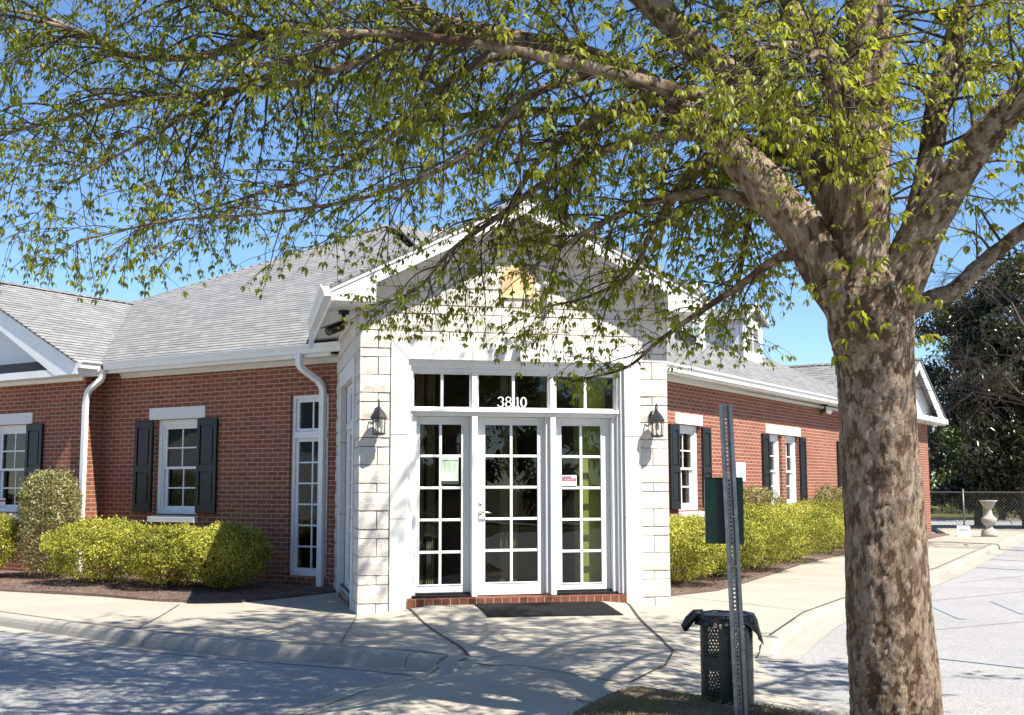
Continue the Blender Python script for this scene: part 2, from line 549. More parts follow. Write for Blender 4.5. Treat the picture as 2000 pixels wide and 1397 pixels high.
def fast_mesh(name, co, faces, tint=None, mats=None, smooth=False):
    """co (n,3), faces (m,k) numpy"""
    me = bpy.data.meshes.new(name)
    n = len(co); m, k = faces.shape
    me.vertices.add(n)
    me.vertices.foreach_set('co', np.ascontiguousarray(co, dtype=np.float32).ravel())
    me.loops.add(m * k)
    me.loops.foreach_set('vertex_index', np.ascontiguousarray(faces, dtype=np.int32).ravel())
    me.polygons.add(m)
    me.polygons.foreach_set('loop_start', np.arange(0, m * k, k, dtype=np.int32))
    try:
        me.polygons.foreach_set('loop_total', np.full(m, k, dtype=np.int32))
    except Exception:
        pass
    if smooth:
        me.polygons.foreach_set('use_smooth', np.ones(m, dtype=bool))
    if tint is not None:
        at = me.attributes.new('tint', 'FLOAT', 'POINT')
        at.data.foreach_set('value', np.ascontiguousarray(tint, dtype=np.float32))
    for mm in (mats or []):
        me.materials.append(mm)
    me.update(calc_edges=True)
    me.validate()
    return me

def nrm(a):
    return a / np.maximum(np.linalg.norm(a, axis=1, keepdims=True), 1e-9)

def leaf_mesh(name, pos, axis, nor, length, width, tint, mat, bend=.18, simple=False):
    """folded pointed leaves: 5 verts, 2 quads worth of tris"""
    n = len(pos)
    axis = nrm(axis)
    side = nrm(np.cross(axis, nor))
    up = np.cross(side, axis)
    L = length[:, None]; W = width[:, None]
    v0 = pos
    v1 = pos + axis * L * .42 + side * W * .5 + up * L * .05
    v2 = pos + axis * L - up * L * bend
    v3 = pos + axis * L * .42 - side * W * .5 + up * L * .05
    if simple:
        co = np.stack([v0, v1, v2, v3], 1).reshape(-1, 3)
        b = np.arange(n)[:, None] * 4
        f = np.concatenate([b + np.array([[0, 2, 1]]), b + np.array([[0, 3, 2]])], 0)
        return fast_mesh(name, co, f, np.repeat(tint, 4), [mat])
    vm = pos + axis * L * .48 - up * L * bend * .22
    co = np.stack([v0, v1, v2, v3, vm], 1).reshape(-1, 3)
    b = np.arange(n)[:, None] * 5
    f = np.concatenate([b + np.array([[0, 4, 1]]), b + np.array([[1, 4, 2]]), b + np.array([[2, 4, 3]]), b + np.array([[3, 4, 0]])], 0)
    return fast_mesh(name, co, f, np.repeat(tint, 5), [mat])

def frame_of(org, xdir, ydir, zdir):
    return Matrix(((xdir[0], ydir[0], zdir[0], org[0]), (xdir[1], ydir[1], zdir[1], org[1]), (xdir[2], ydir[2], zdir[2], org[2]), (0, 0, 0, 1)))

# ------------------------------------------------------------------ site frames
LO, RO = 2.44617, -0.22603
FL = frame_of((SQ * LO, SQ * LO, 0), (SQ, -SQ, 0), (SQ, SQ, 0), (0, 0, 1))       # left wall: x to the right, y into the building
FR = frame_of((-SQ * RO, SQ * RO, 0), (SQ, SQ, 0), (-SQ, SQ, 0), (0, 0, 1))      # right wall
FE = Matrix.Identity(4)                                                            # entrance front
FRET = frame_of((0, 0, 0), (0, -1, 0), (1, 0, 0), (0, 0, 1))                       # left side of the entrance block
W = 3.642
ZW, ZA = -.13, -.26                                                                # walk and asphalt levels

# ================================================================== GROUND
def ground_sheet(name, pts, mat, zf, step=.25, skirt=None):
    """triangulated sheet inside polygon pts, height zf(x,y)"""
    pv = []
    n = len(pts)
    ring = []
    for i in range(n):
        a = Vector(pts[i]); b = Vector(pts[(i + 1) % n])
        k = max(1, int((b - a).length / (step * 1.5)))
        for j in range(k):
            ring.append(a.lerp(b, j / k))
    xs = [p.x for p in ring]; ys = [p.y for p in ring]
    m = len(ring)
    edges = [(i, (i + 1) % m) for i in range(m)]
    allp = list(ring)
    x = min(xs) + step * .5
    row = 0
    def inside(px, py):
        c = False
        j = m - 1
        for i in range(m):
            if (ring[i].y > py) != (ring[j].y > py) and px < (ring[j].x - ring[i].x) * (py - ring[i].y) / (ring[j].y - ring[i].y + 1e-12) + ring[i].x:
                c = not c
            j = i
        return c
    while x < max(xs):
        y = min(ys) + step * (.5 if row % 2 else .25)
        while y < max(ys):
            if inside(x, y):
                allp.append(Vector((x, y)))
            y += step
        x += step; row += 1
    vo, eo, fo, *_ = geometry.delaunay_2d_cdt([Vector((p.x, p.y)) for p in allp], edges, [], 1, 1e-4)
    mb = MB()
    mb.v = [(v.x, v.y, zf(v.x, v.y)) for v in vo]
    mb.f = [tuple(f) for f in fo]; mb.mi = [0] * len(mb.f)
    if skirt is not None:
        for i in range(m):
            a = ring[i]; b = ring[(i + 1) % m]
            mb.quad((a.x, a.y, zf(a.x, a.y)), (b.x, b.y, zf(b.x, b.y)), (b.x, b.y, skirt), (a.x, a.y, skirt))
    return mb.build(name, mat)

def big(name, x0, x1, y0, y1, z, mat):
    mb = MB()
    mb.quad((x0, y0, z), (x1, y0, z), (x1, y1, z), (x0, y1, z))
    return structure(mb.build(name, mat))
big('ground', -400, 400, -400, 400, -.42, M['turf'])
big('parking_lot', -26, 46, -24, 34, ZA, M['asphalt'])
big('road', -200, 200, -44, -36, -.35, M['asphalt'])

EDGE = [Vector(p) for p in ((.24, -3.36), (-.329, -3.75), (-.98, -4.735), (-2.4, -6.9), (-3.8, -9.0))]
EDGE_R = [Vector(p) for p in ((3.2, -3.24), (3.0, -4.0), (2.75, -4.9), (2.95, -6.0), (3.6, -7.2), (3.6, -9))]
def seg_d(p, a, b):
    t = max(0, min(1, (p - a).dot(b - a) / (b - a).length_squared))
    return (p - a - (b - a) * t).length
KB = [Vector(q) for q in ((-1.92, -1.065), (-.848, -2.006), (-.216, -2.47), (.278, -2.851), (.47, -3.17))]
def walk_z(x, y):
    p = Vector((x, y))
    d = min(seg_d(p, EDGE[i], EDGE[i + 1]) for i in range(len(EDGE) - 1))
    d2 = min(seg_d(p, EDGE_R[i], EDGE_R[i + 1]) for i in range(len(EDGE_R) - 1))
    t = min(1, d / .85); t2 = min(1, d2 / .9)
    t = t * t * (3 - 2 * t); t2 = t2 * t2 * (3 - 2 * t2)
    dk = min(seg_d(p, KB[i], KB[i + 1]) for i in range(len(KB) - 1))
    k_ = max(0.0, min(1.0, (.34 - dk) / .26))
    t = max(t, k_ * k_ * (3 - 2 * k_))
    z = ZA + .006 + (ZW - ZA - .006) * min(t, t2)
    if y < -4.2:
        k = min(1, (-4.2 - y) / 1.2)
        z -= .045 * k * min(t, t2)
    if -2.2 < y < 1 and -.4 < x < 4:
        u = max(0, min(1, (x - .1) / .7)) * max(0, min(1, (3.55 - x) / .7))
        z += .088 * math.exp(-(y / .8) ** 2) * u + .012 * math.exp(-(y / .5) ** 2)
    return z
walk_outline = [(-13.5, 13.2), (-4.47, 4.19), (-3.0, 3.0), (-2.3, 2.22), (-1.85, 1.92), (-1.45, 1.83), (-1.2, 1.87), (-.69, 2.25), (-.06, 2.86), (.12, 3.0),
    (.12, .3), (3.5, .3), (3.5, .75), (4.146, 1.3), (4.52, 1.55), (4.99, 1.83), (5.75, 2.75), (6.81, 4.11), (8.66, 6.55), (10.85, 8.95), (18.2, 16.5), (20.6, 20.8), (22.5, 24.2), (26, 22.5), (20.74, 17.04), (16.42, 12.02), (10.33, 4.97), (6.0, .36), (4.9, -.865), (3.22, -3.23),
    (3.0, -4.0), (2.75, -4.9), (2.95, -6.0), (3.6, -7.2), (3.6, -9), (-3.8, -9.0), (-2.4, -6.9), (-.98, -4.735), (-.329, -3.75), (.24, -3.36), (.47, -3.20), (.48, -3.17), (.278, -2.851), (-.216, -2.47), (-.848, -2.006), (-1.92, -1.065), (-2.956, .147), (-3.93, 1.409), (-12.4, 10.3)]
structure(ground_sheet('sidewalk', walk_outline, M['concrete'], walk_z, .2, -.40))

# joints in the paving: dark filler strips 4 mm above the slab
def strip(mb, pts, wd, zf, lift=.0065):
    dense = []
    for a, b in zip(pts[:-1], pts[1:]):
        a = Vector(a); b = Vector(b)
        k = max(1, int((b - a).length / .15))
        dense += [a.lerp(b, j / k) for j in range(k)]
    dense.append(Vector(pts[-1]))
    for a, b in zip(dense[:-1], dense[1:]):
        d = (b - a).normalized(); nn = Vector((-d.y, d.x)) * wd * .5
        q = [a + nn, a - nn, b - nn, b + nn]
        mb.quad(*[(p.x, p.y, zf(p.x, p.y) + lift) for p in q])
jm = MB()
for pts, wd in (([(.56, -.02), (.62, -1.6), (.684, -3.2)], .028), ([(3.1, -.04), (2.78, -1.6), (2.43, -3.3)], .028),
        ([(.684, -3.2), (1.5, -3.27), (2.33, -3.34)], .012), ([(.69, -3.3), (.763, -3.6), (1.1, -4.12), (1.5, -4.69)], .016), ([(2.43, -3.3), (2.06, -4.10), (1.56, -4.70)], .02),
        ([(-1.976, 1.687), (-2.1, .5), (-2.25, -.62)], .014), ([(-.63, -.514), (-1.04, -1.4), (-1.2, -1.69)], .014), ([(0, .0), (-.35, -2.2)], .01),
        ([(.925, -4.928), (.96, -5.05), (1.03, -5.12), (1.04, -5.25), (1.16, -5.32)], .012),
        ([(2.43, -3.3), (3.18, -3.0)], .012), ([(4.2, 1.3), (5.0, -.72)], .014), ([(6.6, 3.84), (7.7, 2.0)], .014), ([(9.0, 6.9), (10.2, 4.9)], .014), ([(11.6, 9.7), (12.9, 8.0)], .014), ([(14.2, 12.4), (15.5, 11.0)], .014),
        ([(-3.93 - .01, 1.41 + .01), (-2.956, .157), (-1.92, -1.055), (-.848, -1.996), (-.216, -2.46), (.278, -2.84), (.47, -3.16)], .018),
        ([(16.4, 12.04), (10.32, 4.98), (5.99, .37), (4.89, -.855), (3.25, -3.18)], .02)):
    strip(jm, pts, wd, walk_z)
strip(jm, [(.62, -3.22), (.36, -3.36), (-.16, -3.86), (-.80, -4.84), (-2.2, -6.96)], .014, walk_z)
structure(jm.build('sidewalk_joint', M['joint']))

# kerbs: cast in lengths with open joints
def kerb(name, back, side, label_cut=3.0, h0=ZW, taper_end=False, gap=.012, wtop=.15):
    """back = polyline of the back edge, side=+1 if the road lies on the left of the direction of travel"""
    pts = [Vector(p) for p in back]
    dense = []
    for a, b in zip(pts[:-1], pts[1:]):
        k = max(1, int((b - a).length / .25))
        dense += [a.lerp(b, j / k) for j in range(k)]
    dense.append(pts[-1])
    # smooth
    for _ in range(3):
        dense = [dense[0]] + [(dense[i - 1] + dense[i] * 2 + dense[i + 1]) / 4 for i in range(1, len(dense) - 1)] + [dense[-1]]
    cum = [0]
    for a, b in zip(dense[:-1], dense[1:]):
        cum.append(cum[-1] + (b - a).length)
    total = cum[-1]
    mb = MB()
    prof = [(0, 1.0), (.05, 1.0), (.085, .985), (.115, .92), (.135, .78), (.15, .5), (.165, 0.0), (.165, -.4)]
    def at(d):
        for i in range(len(dense) - 1):
            if cum[i + 1] >= d or i == len(dense) - 2:
                t = (d - cum[i]) / max(1e-6, cum[i + 1] - cum[i])
                p = dense[i].lerp(dense[i + 1], t)
                dd = (dense[min(i + 2, len(dense) - 1)] - dense[max(i - 1, 0)]).normalized()
                return p, Vector((-dd.y, dd.x)) * side
    d0 = 0.0
    rng = random.Random(3)
    while d0 < total - .05:
        d1 = min(total, d0 + label_cut)
        k = max(2, int((d1 - d0) / .2))
        rows = []
        for j in range(k + 1):
            dd = d0 + gap * .5 + (d1 - d0 - gap) * j / k
            p, nn = at(dd)
            tp = 1.0
            if taper_end and total - dd < .28:
                tp = max(.02, (total - dd) / .28) ** .5
            hh = (ZW - ZA) * tp
            base = walk_z(p.x - nn.x * .02, p.y - nn.y * .02)
            top = min(ZA + hh, base + .002) if tp < 1 else ZA + hh
            rows.append([(p.x + nn.x * a * 1.0, p.y + nn.y * a, ZA + (top - ZA) * b if b >= 0 else ZA + b * .2) for a, b in prof])
        for j in range(k):
            for q in range(len(prof) - 1):
                mb.quad(rows[j][q], rows[j + 1][q], rows[j + 1][q + 1], rows[j][q + 1])
        mb.poly([*rows[0], (rows[0][0][0], rows[0][0][1], ZA - .08)])
        mb.poly([*rows[-1], (rows[-1][0][0], rows[-1][0][1], ZA - .08)])
        d0 = d1
    o = mb.build(name, M['kerb'])
    for p in o.data.polygons:
        p.use_smooth = True
    me = o.data
    structure(o)
    # gutter pan
    mb = MB()
    rows = []
    k = int(total / .3)
    for j in range(k + 1):
        p, nn = at(total * j / k)
        rows.append([(p.x + nn.x * a, p.y + nn.y * a, ZA + .005 + b) for a, b in ((.12, .006), (.36, .0))])
    for j in range(k):
        mb.quad(rows[j][0], rows[j + 1][0], rows[j + 1][1], rows[j][1])
    structure(mb.build('gutter_pan', M['kerb']))
kerb('kerb', [(-12.4, 10.3), (-3.93, 1.409), (-2.956, .147), (-1.92, -1.065), (-.848, -2.006), (-.216, -2.47), (.278, -2.851), (.47, -3.17)], -1, 3.05, taper_end=False)
kerb('kerb', [(22.8, 18.6), (20.74, 17.04), (16.42, 12.02), (10.33, 4.97), (6.0, .36), (4.9, -.865), (3.9, -2.25), (3.22, -3.23)], 1, 3.05, taper_end=True)

# mulch beds
def mound(base, amp, sc=1.3):
    def f(x, y):
        return base + amp * (.5 + .5 * noise.noise((x * sc, y * sc, 3.1))) + .012 * noise.noise((x * 14, y * 14, 1.7))
    return f
bedL = [(-13.5, 13.2), (-4.47, 4.19), (-3.0, 3.0), (-2.3, 2.22), (-1.85, 1.92), (-1.45, 1.83), (-1.2, 1.87), (-.69, 2.25), (-.06, 2.86), (.15, 3.1), (.15, 3.6), (-12, 15.7)]
bedR = [(3.5, .75), (4.146, 1.3), (4.52, 1.55), (4.99, 1.83), (5.75, 2.75), (6.81, 4.11), (8.66, 6.55), (10.85, 8.95), (18.2, 16.5), (17.5, 17.3), (3.5, 3.4)]
structure(ground_sheet('mulch_bed', bedL, M['mulch'], mound(ZW + .004, .05), .12, -.3))
structure(ground_sheet('mulch_bed', bedR, M['mulch'], mound(ZW + .004, .05), .14, -.3))
# turf island at the foot of the elm
isl = [(.35, -6.6), (.52, -6.15), (.696, -5.83), (.86, -5.62), (1.06, -5.34), (1.24, -5.12), (1.41, -4.95), (1.55, -4.87), (1.75, -5.06), (1.92, -5.29), (2.15, -5.6), (2.45, -6.0), (2.9, -6.5), (3.3, -7.1), (3.4, -8.6), (.2, -8.6)]
def isl_z(x, y):
    d = min(seg_d(Vector((x, y)), Vector(isl[i]), Vector(isl[(i + 1) % len(isl)])) for i in range(len(isl)))
    return walk_z(x, y) + .012 + .06 * min(1, d / .5) + .02 * noise.noise((x * 4, y * 4, 0)) * min(1, d / .2)
structure(ground_sheet('turf_island', isl, M['soil'], isl_z, .08, -.35))
# worn blue parking lines on the lot
pm = MB()
for a, b in (((8.54, .90), (7.94, -.54)), ((7.745, 1.455), (6.906, -.839)), ((10.6, 2.4), (9.1, -1.4)), ((12.2, 6.6), (13.8, 3.0)), ((13.9, 8.6), (15.8, 4.6)), ((4.6, -3.0), (6.4, -6.0))):
    strip(pm, [a, b], .09, lambda x, y: ZA)
structure(pm.build('parking_line', M['blue_line']))
# dark sealed cracks
cm = MB()
for pts in (((5.2, -1.9), (7.5, -1.2), (11, .3), (16, 2.0)), ((7.2, .9), (10.0, 2.1), (14, 3.9)), ((9.8, 3.6), (13, 5.2), (18, 7.6))):
    strip(cm, [(x + .05 * math.sin(i * 3), y) for i, (x, y) in enumerate(pts)], .016, lambda x, y: ZA)
structure(cm.build('asphalt_crack', M['crack']))

# loose chips on the mulch and dry grass on the island
rng = np.random.default_rng(11)
def scatter_in(poly, n, seed):
    r = np.random.default_rng(seed)
    P = np.array(poly); lo, hi = P.min(0), P.max(0)
    out = []
    while len(out) < n:
        q = r.uniform(lo, hi, (n, 2))
        c = np.zeros(n, bool)
        j = len(P) - 1
        for i in range(len(P)):
            cond = ((P[i, 1] > q[:, 1]) != (P[j, 1] > q[:, 1])) & (q[:, 0] < (P[j, 0] - P[i, 0]) * (q[:, 1] - P[i, 1]) / (P[j, 1] - P[i, 1] + 1e-12) + P[i, 0])
            c ^= cond
            j = i
        out += list(q[c])
    return np.array(out[:n])
nearL = [(-7, 6.6), (-4.47, 4.23), (-3.0, 3.05), (-2.3, 2.27), (-1.85, 1.97), (-1.45, 1.88), (-1.2, 1.92), (-.69, 2.3), (-.06, 2.92), (-5, 7.5)]
nearR = [(3.6, .95), (4.146, 1.36), (4.99, 1.9), (5.75, 2.83), (6.81, 4.2), (8.66, 6.65), (9.5, 8.3), (4, 3.2)]
mz = mound(ZW + .004, .05)
for poly, seed in ((nearL, 1), (nearR, 2)):
    q = scatter_in(poly, 5200, seed)
    r = np.random.default_rng(seed + 5)
    n = len(q)
    pos = np.array([(x, y, mz(x, y) + .004) for x, y in q])
    ang = r.uniform(0, 6.28, n)
    ax = np.stack([np.cos(ang), np.sin(ang), r.normal(0, .25, n)], 1)
    no = np.stack([r.normal(0, .35, n), r.normal(0, .35, n), np.ones(n)], 1)
    me = leaf_mesh('mulch_chip', pos, ax, no, r.uniform(.02, .06, n), r.uniform(.008, .018, n), r.uniform(0, 1, n), M['mulch'], .02)
    tag(link('mulch_chip', me), 'loose reddish brown bark chips scattered over the planting bed ' + ('left of the entrance' if seed == 1 else 'right of the entrance'), 'bark mulch', kind='stuff')
q = scatter_in([(x + (1.7 - x) * .02, y - .02) for x, y in isl], 15000, 4)
r = np.random.default_rng(9)
n = len(q)
pos = np.array([(x, y, isl_z(x, y) - .004) for x, y in q])
keep = np.array([noise.noise((x * 2.2, y * 2.2, 5)) for x, y in q]) > r.uniform(-.75, .25, n)
pos = pos[keep]; n = len(pos)
ang = r.uniform(0, 6.28, n)
flat = r.uniform(.15, 1.0, n)
ax = np.stack([np.cos(ang), np.sin(ang), flat], 1)
no = np.stack([np.cos(ang + 1.57), np.sin(ang + 1.57), r.normal(0, .3, n)], 1)
tint = np.clip(r.beta(1.6, 2.2, n) + .25 * np.array([noise.noise((p[0] * 1.5, p[1] * 1.5, 8)) for p in pos]), 0, 1)
me = leaf_mesh('dry_grass', pos, ax, no, r.uniform(.02, .065, n), r.uniform(.003, .007, n), tint, M['straw'], .25)
tag(link('dry_grass', me), 'thin dry tan and green grass at the foot of the tree', 'grass', kind='stuff')

q = scatter_in([(-6, 1.6), (-3.93, 1.0), (-.9, -2.3), (.2, -3.2), (3.0, -3.2), (4.8, -1.2), (3.0, -6.5), (-3, -6.5), (-7, -1)], 900, 14)
r = np.random.default_rng(15)
n = len(q)
def top_z(x, y):
    c = False; j = len(walk_outline) - 1
    for i in range(len(walk_outline)):
        a_, b_ = walk_outline[i], walk_outline[j]
        if (a_[1] > y) != (b_[1] > y) and x < (b_[0] - a_[0]) * (y - a_[1]) / (b_[1] - a_[1]) + a_[0]: c = not c
        j = i
    return walk_z(x, y) if c else ZA
pos = np.array([(x, y, top_z(x, y) + .004) for x, y in q])
ang = r.uniform(0, 6.28, n)
me = leaf_mesh('leaf_litter', pos, np.stack([np.cos(ang), np.sin(ang), r.uniform(0, .25, n)], 1), np.stack([r.normal(0, .2, n), r.normal(0, .2, n), np.ones(n)], 1), r.uniform(.012, .035, n), r.uniform(.006, .014, n), r.uniform(0, 1, n), M['straw'], .1)
tag(link('leaf_litter', me), 'small dry leaves and bits scattered on the paving and asphalt', 'leaf litter', kind='stuff')

# ================================================================== BUILDING
B = empty('brick_building', (1.82, 3.4, 0))
tag(B, 'single storey red brick building with grey shingle roof and pale stone gabled entrance', 'building')
BINV = Matrix.Translation((-1.82, -3.4, 0))
def part(mb, name, mats, F=FE, smooth=False, bevel=0.0):
    return mb.build(name, mats, B, BINV @ F, smooth, bevel)

def wall_panel(x0, x1, z0, z1, openings, depth=.12, y=0.0, back=.3, mi=0):
    """front face at y with openings (x0,x1,z0,z1); reveals depth deep; back face at y+back"""
    mb = MB()
    xs = sorted({x0, x1, *[v for o in openings for v in o[:2]]})
    zs = sorted({z0, z1, *[v for o in openings for v in o[2:4]]})
    xs = [x for x in xs if x0 <= x <= x1]; zs = [z for z in zs if z0 <= z <= z1]
    for xa, xb in zip(xs[:-1], xs[1:]):
        for za, zb in zip(zs[:-1], zs[1:]):
            cx, cz = (xa + xb) / 2, (za + zb) / 2
            if any(o[0] < cx < o[1] and o[2] < cz < o[3] for o in openings):
                continue
            mb.quad((xa, y, za), (xb, y, za), (xb, y, zb), (xa, y, zb), mi)
            mb.quad((xa, y + back, za), (xa, y + back, zb), (xb, y + back, zb), (xb, y + back, za), mi)
    for a, b, c, d in openings:
        y1 = y + back
        mb.quad((a, y, c), (a, y, d), (a, y1, d), (a, y1, c), mi)
        mb.quad((b, y, c), (b, y1, c), (b, y1, d), (b, y, d), mi)
        mb.quad((a, y, d), (b, y, d), (b, y1, d), (a, y1, d), mi)
        mb.quad((a, y, c), (a, y1, c), (b, y1, c), (b, y, c), mi)
    return mb

ZT = 3.12
WIN_W, WIN_Z0, WIN_Z1 = .98, .86, 2.33
LWIN = [-5.70]
# left wall (x = -u)
nw = (-3.33, -2.60, 0.02, 2.60)
wp = wall_panel(-7.411, -2.446, -.35, ZT, [(-5.70 - .49, -5.70 + .49, WIN_Z0, WIN_Z1), nw])
part(wp, 'brick_wall', M['brick'], FL)
# left wing: front stands 0.40 m proud, with its return
wp = wall_panel(-13.6, -7.411, -.35, ZT, [(-9.36 - .49, -9.36 + .49, WIN_Z0, WIN_Z1), (-12.0, -11.02, WIN_Z0, WIN_Z1)], y=-.40)
wp.quad((-7.411, -.40, -.35), (-7.411, .002, -.35), (-7.411, .002, ZT), (-7.411, -.40, ZT))
part(wp, 'brick_wall', M['brick'], FL)
# right wall
RW = [8.62, 12.98, 13.98, 18.12]
ops = [(8.13, 9.11, WIN_Z0, WIN_Z1), (12.56, 13.40, WIN_Z0, WIN_Z1), (13.62, 14.46, WIN_Z0, WIN_Z1), (17.63, 18.61, WIN_Z0, WIN_Z1)]
wp = wall_panel(4.924, 19.8, -.35, ZT, ops)
part(wp, 'brick_wall', M['brick'], FR)
wp = wall_panel(19.8, 24.9, -.35, ZT, [], y=-.40)
wp.quad((19.8, .002, -.35), (19.8, -.40, -.35), (19.8, -.40, ZT), (19.8, .002, ZT))
part(wp, 'brick_wall', M['brick'], FR)
# closing walls at the back and far ends, in the left-wall frame: x=-u(dL), y along dR
mb = MB()
mb.quad((-13.6, 30, -.35), (-13.6, -.40, -.35), (-13.6, -.40, ZT), (-13.6, 30, ZT))
part(mb, 'brick_wall', M['brick'], FL)
mb = MB()
mb.quad((24.9, -.40, -.35), (24.9, 13.8, -.35), (24.9, 13.8, ZT), (24.9, -.40, ZT))
part(mb, 'brick_wall', M['brick'], FR)
# floor and ceiling
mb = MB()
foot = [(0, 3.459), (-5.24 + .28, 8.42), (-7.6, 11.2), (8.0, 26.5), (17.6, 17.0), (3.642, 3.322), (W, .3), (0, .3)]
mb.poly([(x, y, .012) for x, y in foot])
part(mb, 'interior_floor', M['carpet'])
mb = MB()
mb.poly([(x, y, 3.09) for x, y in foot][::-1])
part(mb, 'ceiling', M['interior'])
# interior partitions behind the glass
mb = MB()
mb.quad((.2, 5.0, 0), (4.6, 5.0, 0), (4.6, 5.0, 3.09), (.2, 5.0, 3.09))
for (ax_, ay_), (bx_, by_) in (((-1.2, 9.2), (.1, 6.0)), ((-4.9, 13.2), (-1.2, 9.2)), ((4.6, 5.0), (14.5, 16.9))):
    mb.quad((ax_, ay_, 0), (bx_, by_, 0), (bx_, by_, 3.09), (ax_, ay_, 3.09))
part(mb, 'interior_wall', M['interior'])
mb = MB()
mb.box(2.66, 2.98, .36, .62, .02, 2.7)
part(mb, 'lime_column', M['lime'])
for xc in (.86, 1.0, 1.93, 2.05, 2.45):
    mb = MB()
    for k in range(8):
        a = xc - .05 + .1 * k / 8; b_ = xc - .05 + .1 * (k + 1) / 8
        mb.quad((a, 1.25 + .02 * (k % 2), .05), (b_, 1.25 + .02 * ((k + 1) % 2), .05), (b_, 1.25 + .02 * ((k + 1) % 2), 2.9), (a, 1.25 + .02 * (k % 2), 2.9))
    part(mb, 'curtain', M['curtain'])
# reception counter and two chairs inside
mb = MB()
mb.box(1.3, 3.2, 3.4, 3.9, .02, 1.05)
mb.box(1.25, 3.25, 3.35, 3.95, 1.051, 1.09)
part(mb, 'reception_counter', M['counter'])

# ---- windows
def boxes_frame(mb, x0, x1, z0, z1, wl, wr, wb, wt, y0, y1, mi=0):
    mb.box(x0, x0 + wl, y0, y1, z0, z1, mi)
    mb.box(x1 - wr, x1, y0, y1, z0, z1, mi)
    mb.box(x0 + wl, x1 - wr, y0, y1, z0, z0 + wb, mi)
    mb.box(x0 + wl, x1 - wr, y0, y1, z1 - wt, z1, mi)

def double_hung(F, cx, w, y=0.0, sill=True, lintel=True, lint=None):
    z0, z1 = WIN_Z0, WIN_Z1
    x0, x1 = cx - w / 2, cx + w / 2
    f = MB()
    boxes_frame(f, x0, x1, z0, z1, .075, .075, .05, .085, y + .075, y + .21)
    boxes_frame(f, x0 + .075, x1 - .075, z0 + .05, z1 - .085, .025, .025, .02, .025, y + .10, y + .21)
    win = part(f, 'window', M['white'], F, bevel=.004)
    ix0, ix1, iz0, iz1 = x0 + .10, x1 - .10, z0 + .07, z1 - .11
    zm = (iz0 + iz1) / 2
    for k, (a, b, yy) in enumerate(((zm - .02, iz1, y + .12), (iz0, zm + .02, y + .155))):
        s = MB()
        st = .045
        boxes_frame(s, ix0, ix1, a, b, st, st, .05 if k else .04, .04 if k else .035, yy, yy + .03)
        mx = (ix0 + ix1) / 2; mzz = (a + b) / 2 + (.0 if k else 0)
        s.box(mx - .011, mx + .011, yy + .004, yy + .026, a + .045, b - .038)
        s.box(ix0 + st, mx - .012, yy + .005, yy + .025, mzz - .012, mzz + .012)
        s.box(mx + .012, ix1 - st, yy + .005, yy + .025, mzz - .012, mzz + .012)
        so = sub(s, 'sash', M['white'], win, bevel=.003)
        g = MB()
        g.quad((ix0 + .02, yy + .015, a + .02), (ix1 - .02, yy + .015, a + .02), (ix1 - .02, yy + .015, b - .02), (ix0 + .02, yy + .015, b - .02))
        sub(g, 'pane', M['glass'], win)
    if sill:
        s = MB()
        s.prism([(y - .085, .735), (y - .085, .815), (y + .11, .868), (y + .11, .735)], 'x', x0 - .03, x1 + .03)
        sub(s, 'sill', M['stone'], win, bevel=.006)
    if lintel:
        a, b = lint if lint else (cx - .625, cx + .625)
        s = MB()
        s.box(a, b, y - .02, y + .08, 2.332, 2.520)
        sub(s, 'lintel', M['stone'], win, bevel=.006)
    return win

def shutter(F, xa, xb, y=0.0):
    z0, z1 = .885, 2.315
    s = MB()
    s.box(xa, xb, y - .03, y - .004, z0, z1)
    st = .062
    zr = 1.56
    boxes_frame(s, xa, xb, z0, z1, st, st, .13, .10, y - .05, y - .030)
    s.box(xa + st, xb - st, y - .05, y - .030, zr - .05, zr + .05)
    for a, b in ((z0 + .13, zr - .05), (zr + .05, z1 - .10)):
        s.box(xa + st + .03, xb - st - .03, y - .044, y - .030, a + .03, b - .03)
    return part(s, 'shutter', M['shutter'], F, bevel=.004)

double_hung(FL, -5.70, .98)
shutter(FL, -6.62, -6.21); shutter(FL, -5.20, -4.78)
double_hung(FL, -9.36, .98, y=-.40)
shutter(FL, -8.84, -8.42, y=-.40); shutter(FL, -10.3, -9.88, y=-.40)
double_hung(FL, -11.51, .98, y=-.40)
double_hung(FR, 8.62, .98, lint=(8.03, 9.18))
shutter(FR, 7.74, 8.12); shutter(FR, 9.13, 9.50)
double_hung(FR, 12.98, .84, lint=(12.44, 14.60))
double_hung(FR, 14.04, .84, lintel=False)
shutter(FR, 12.17, 12.55); shutter(FR, 14.48, 14.86)
double_hung(FR, 18.12, .98)
shutter(FR, 17.24, 17.62); shutter(FR, 18.63, 19.0)

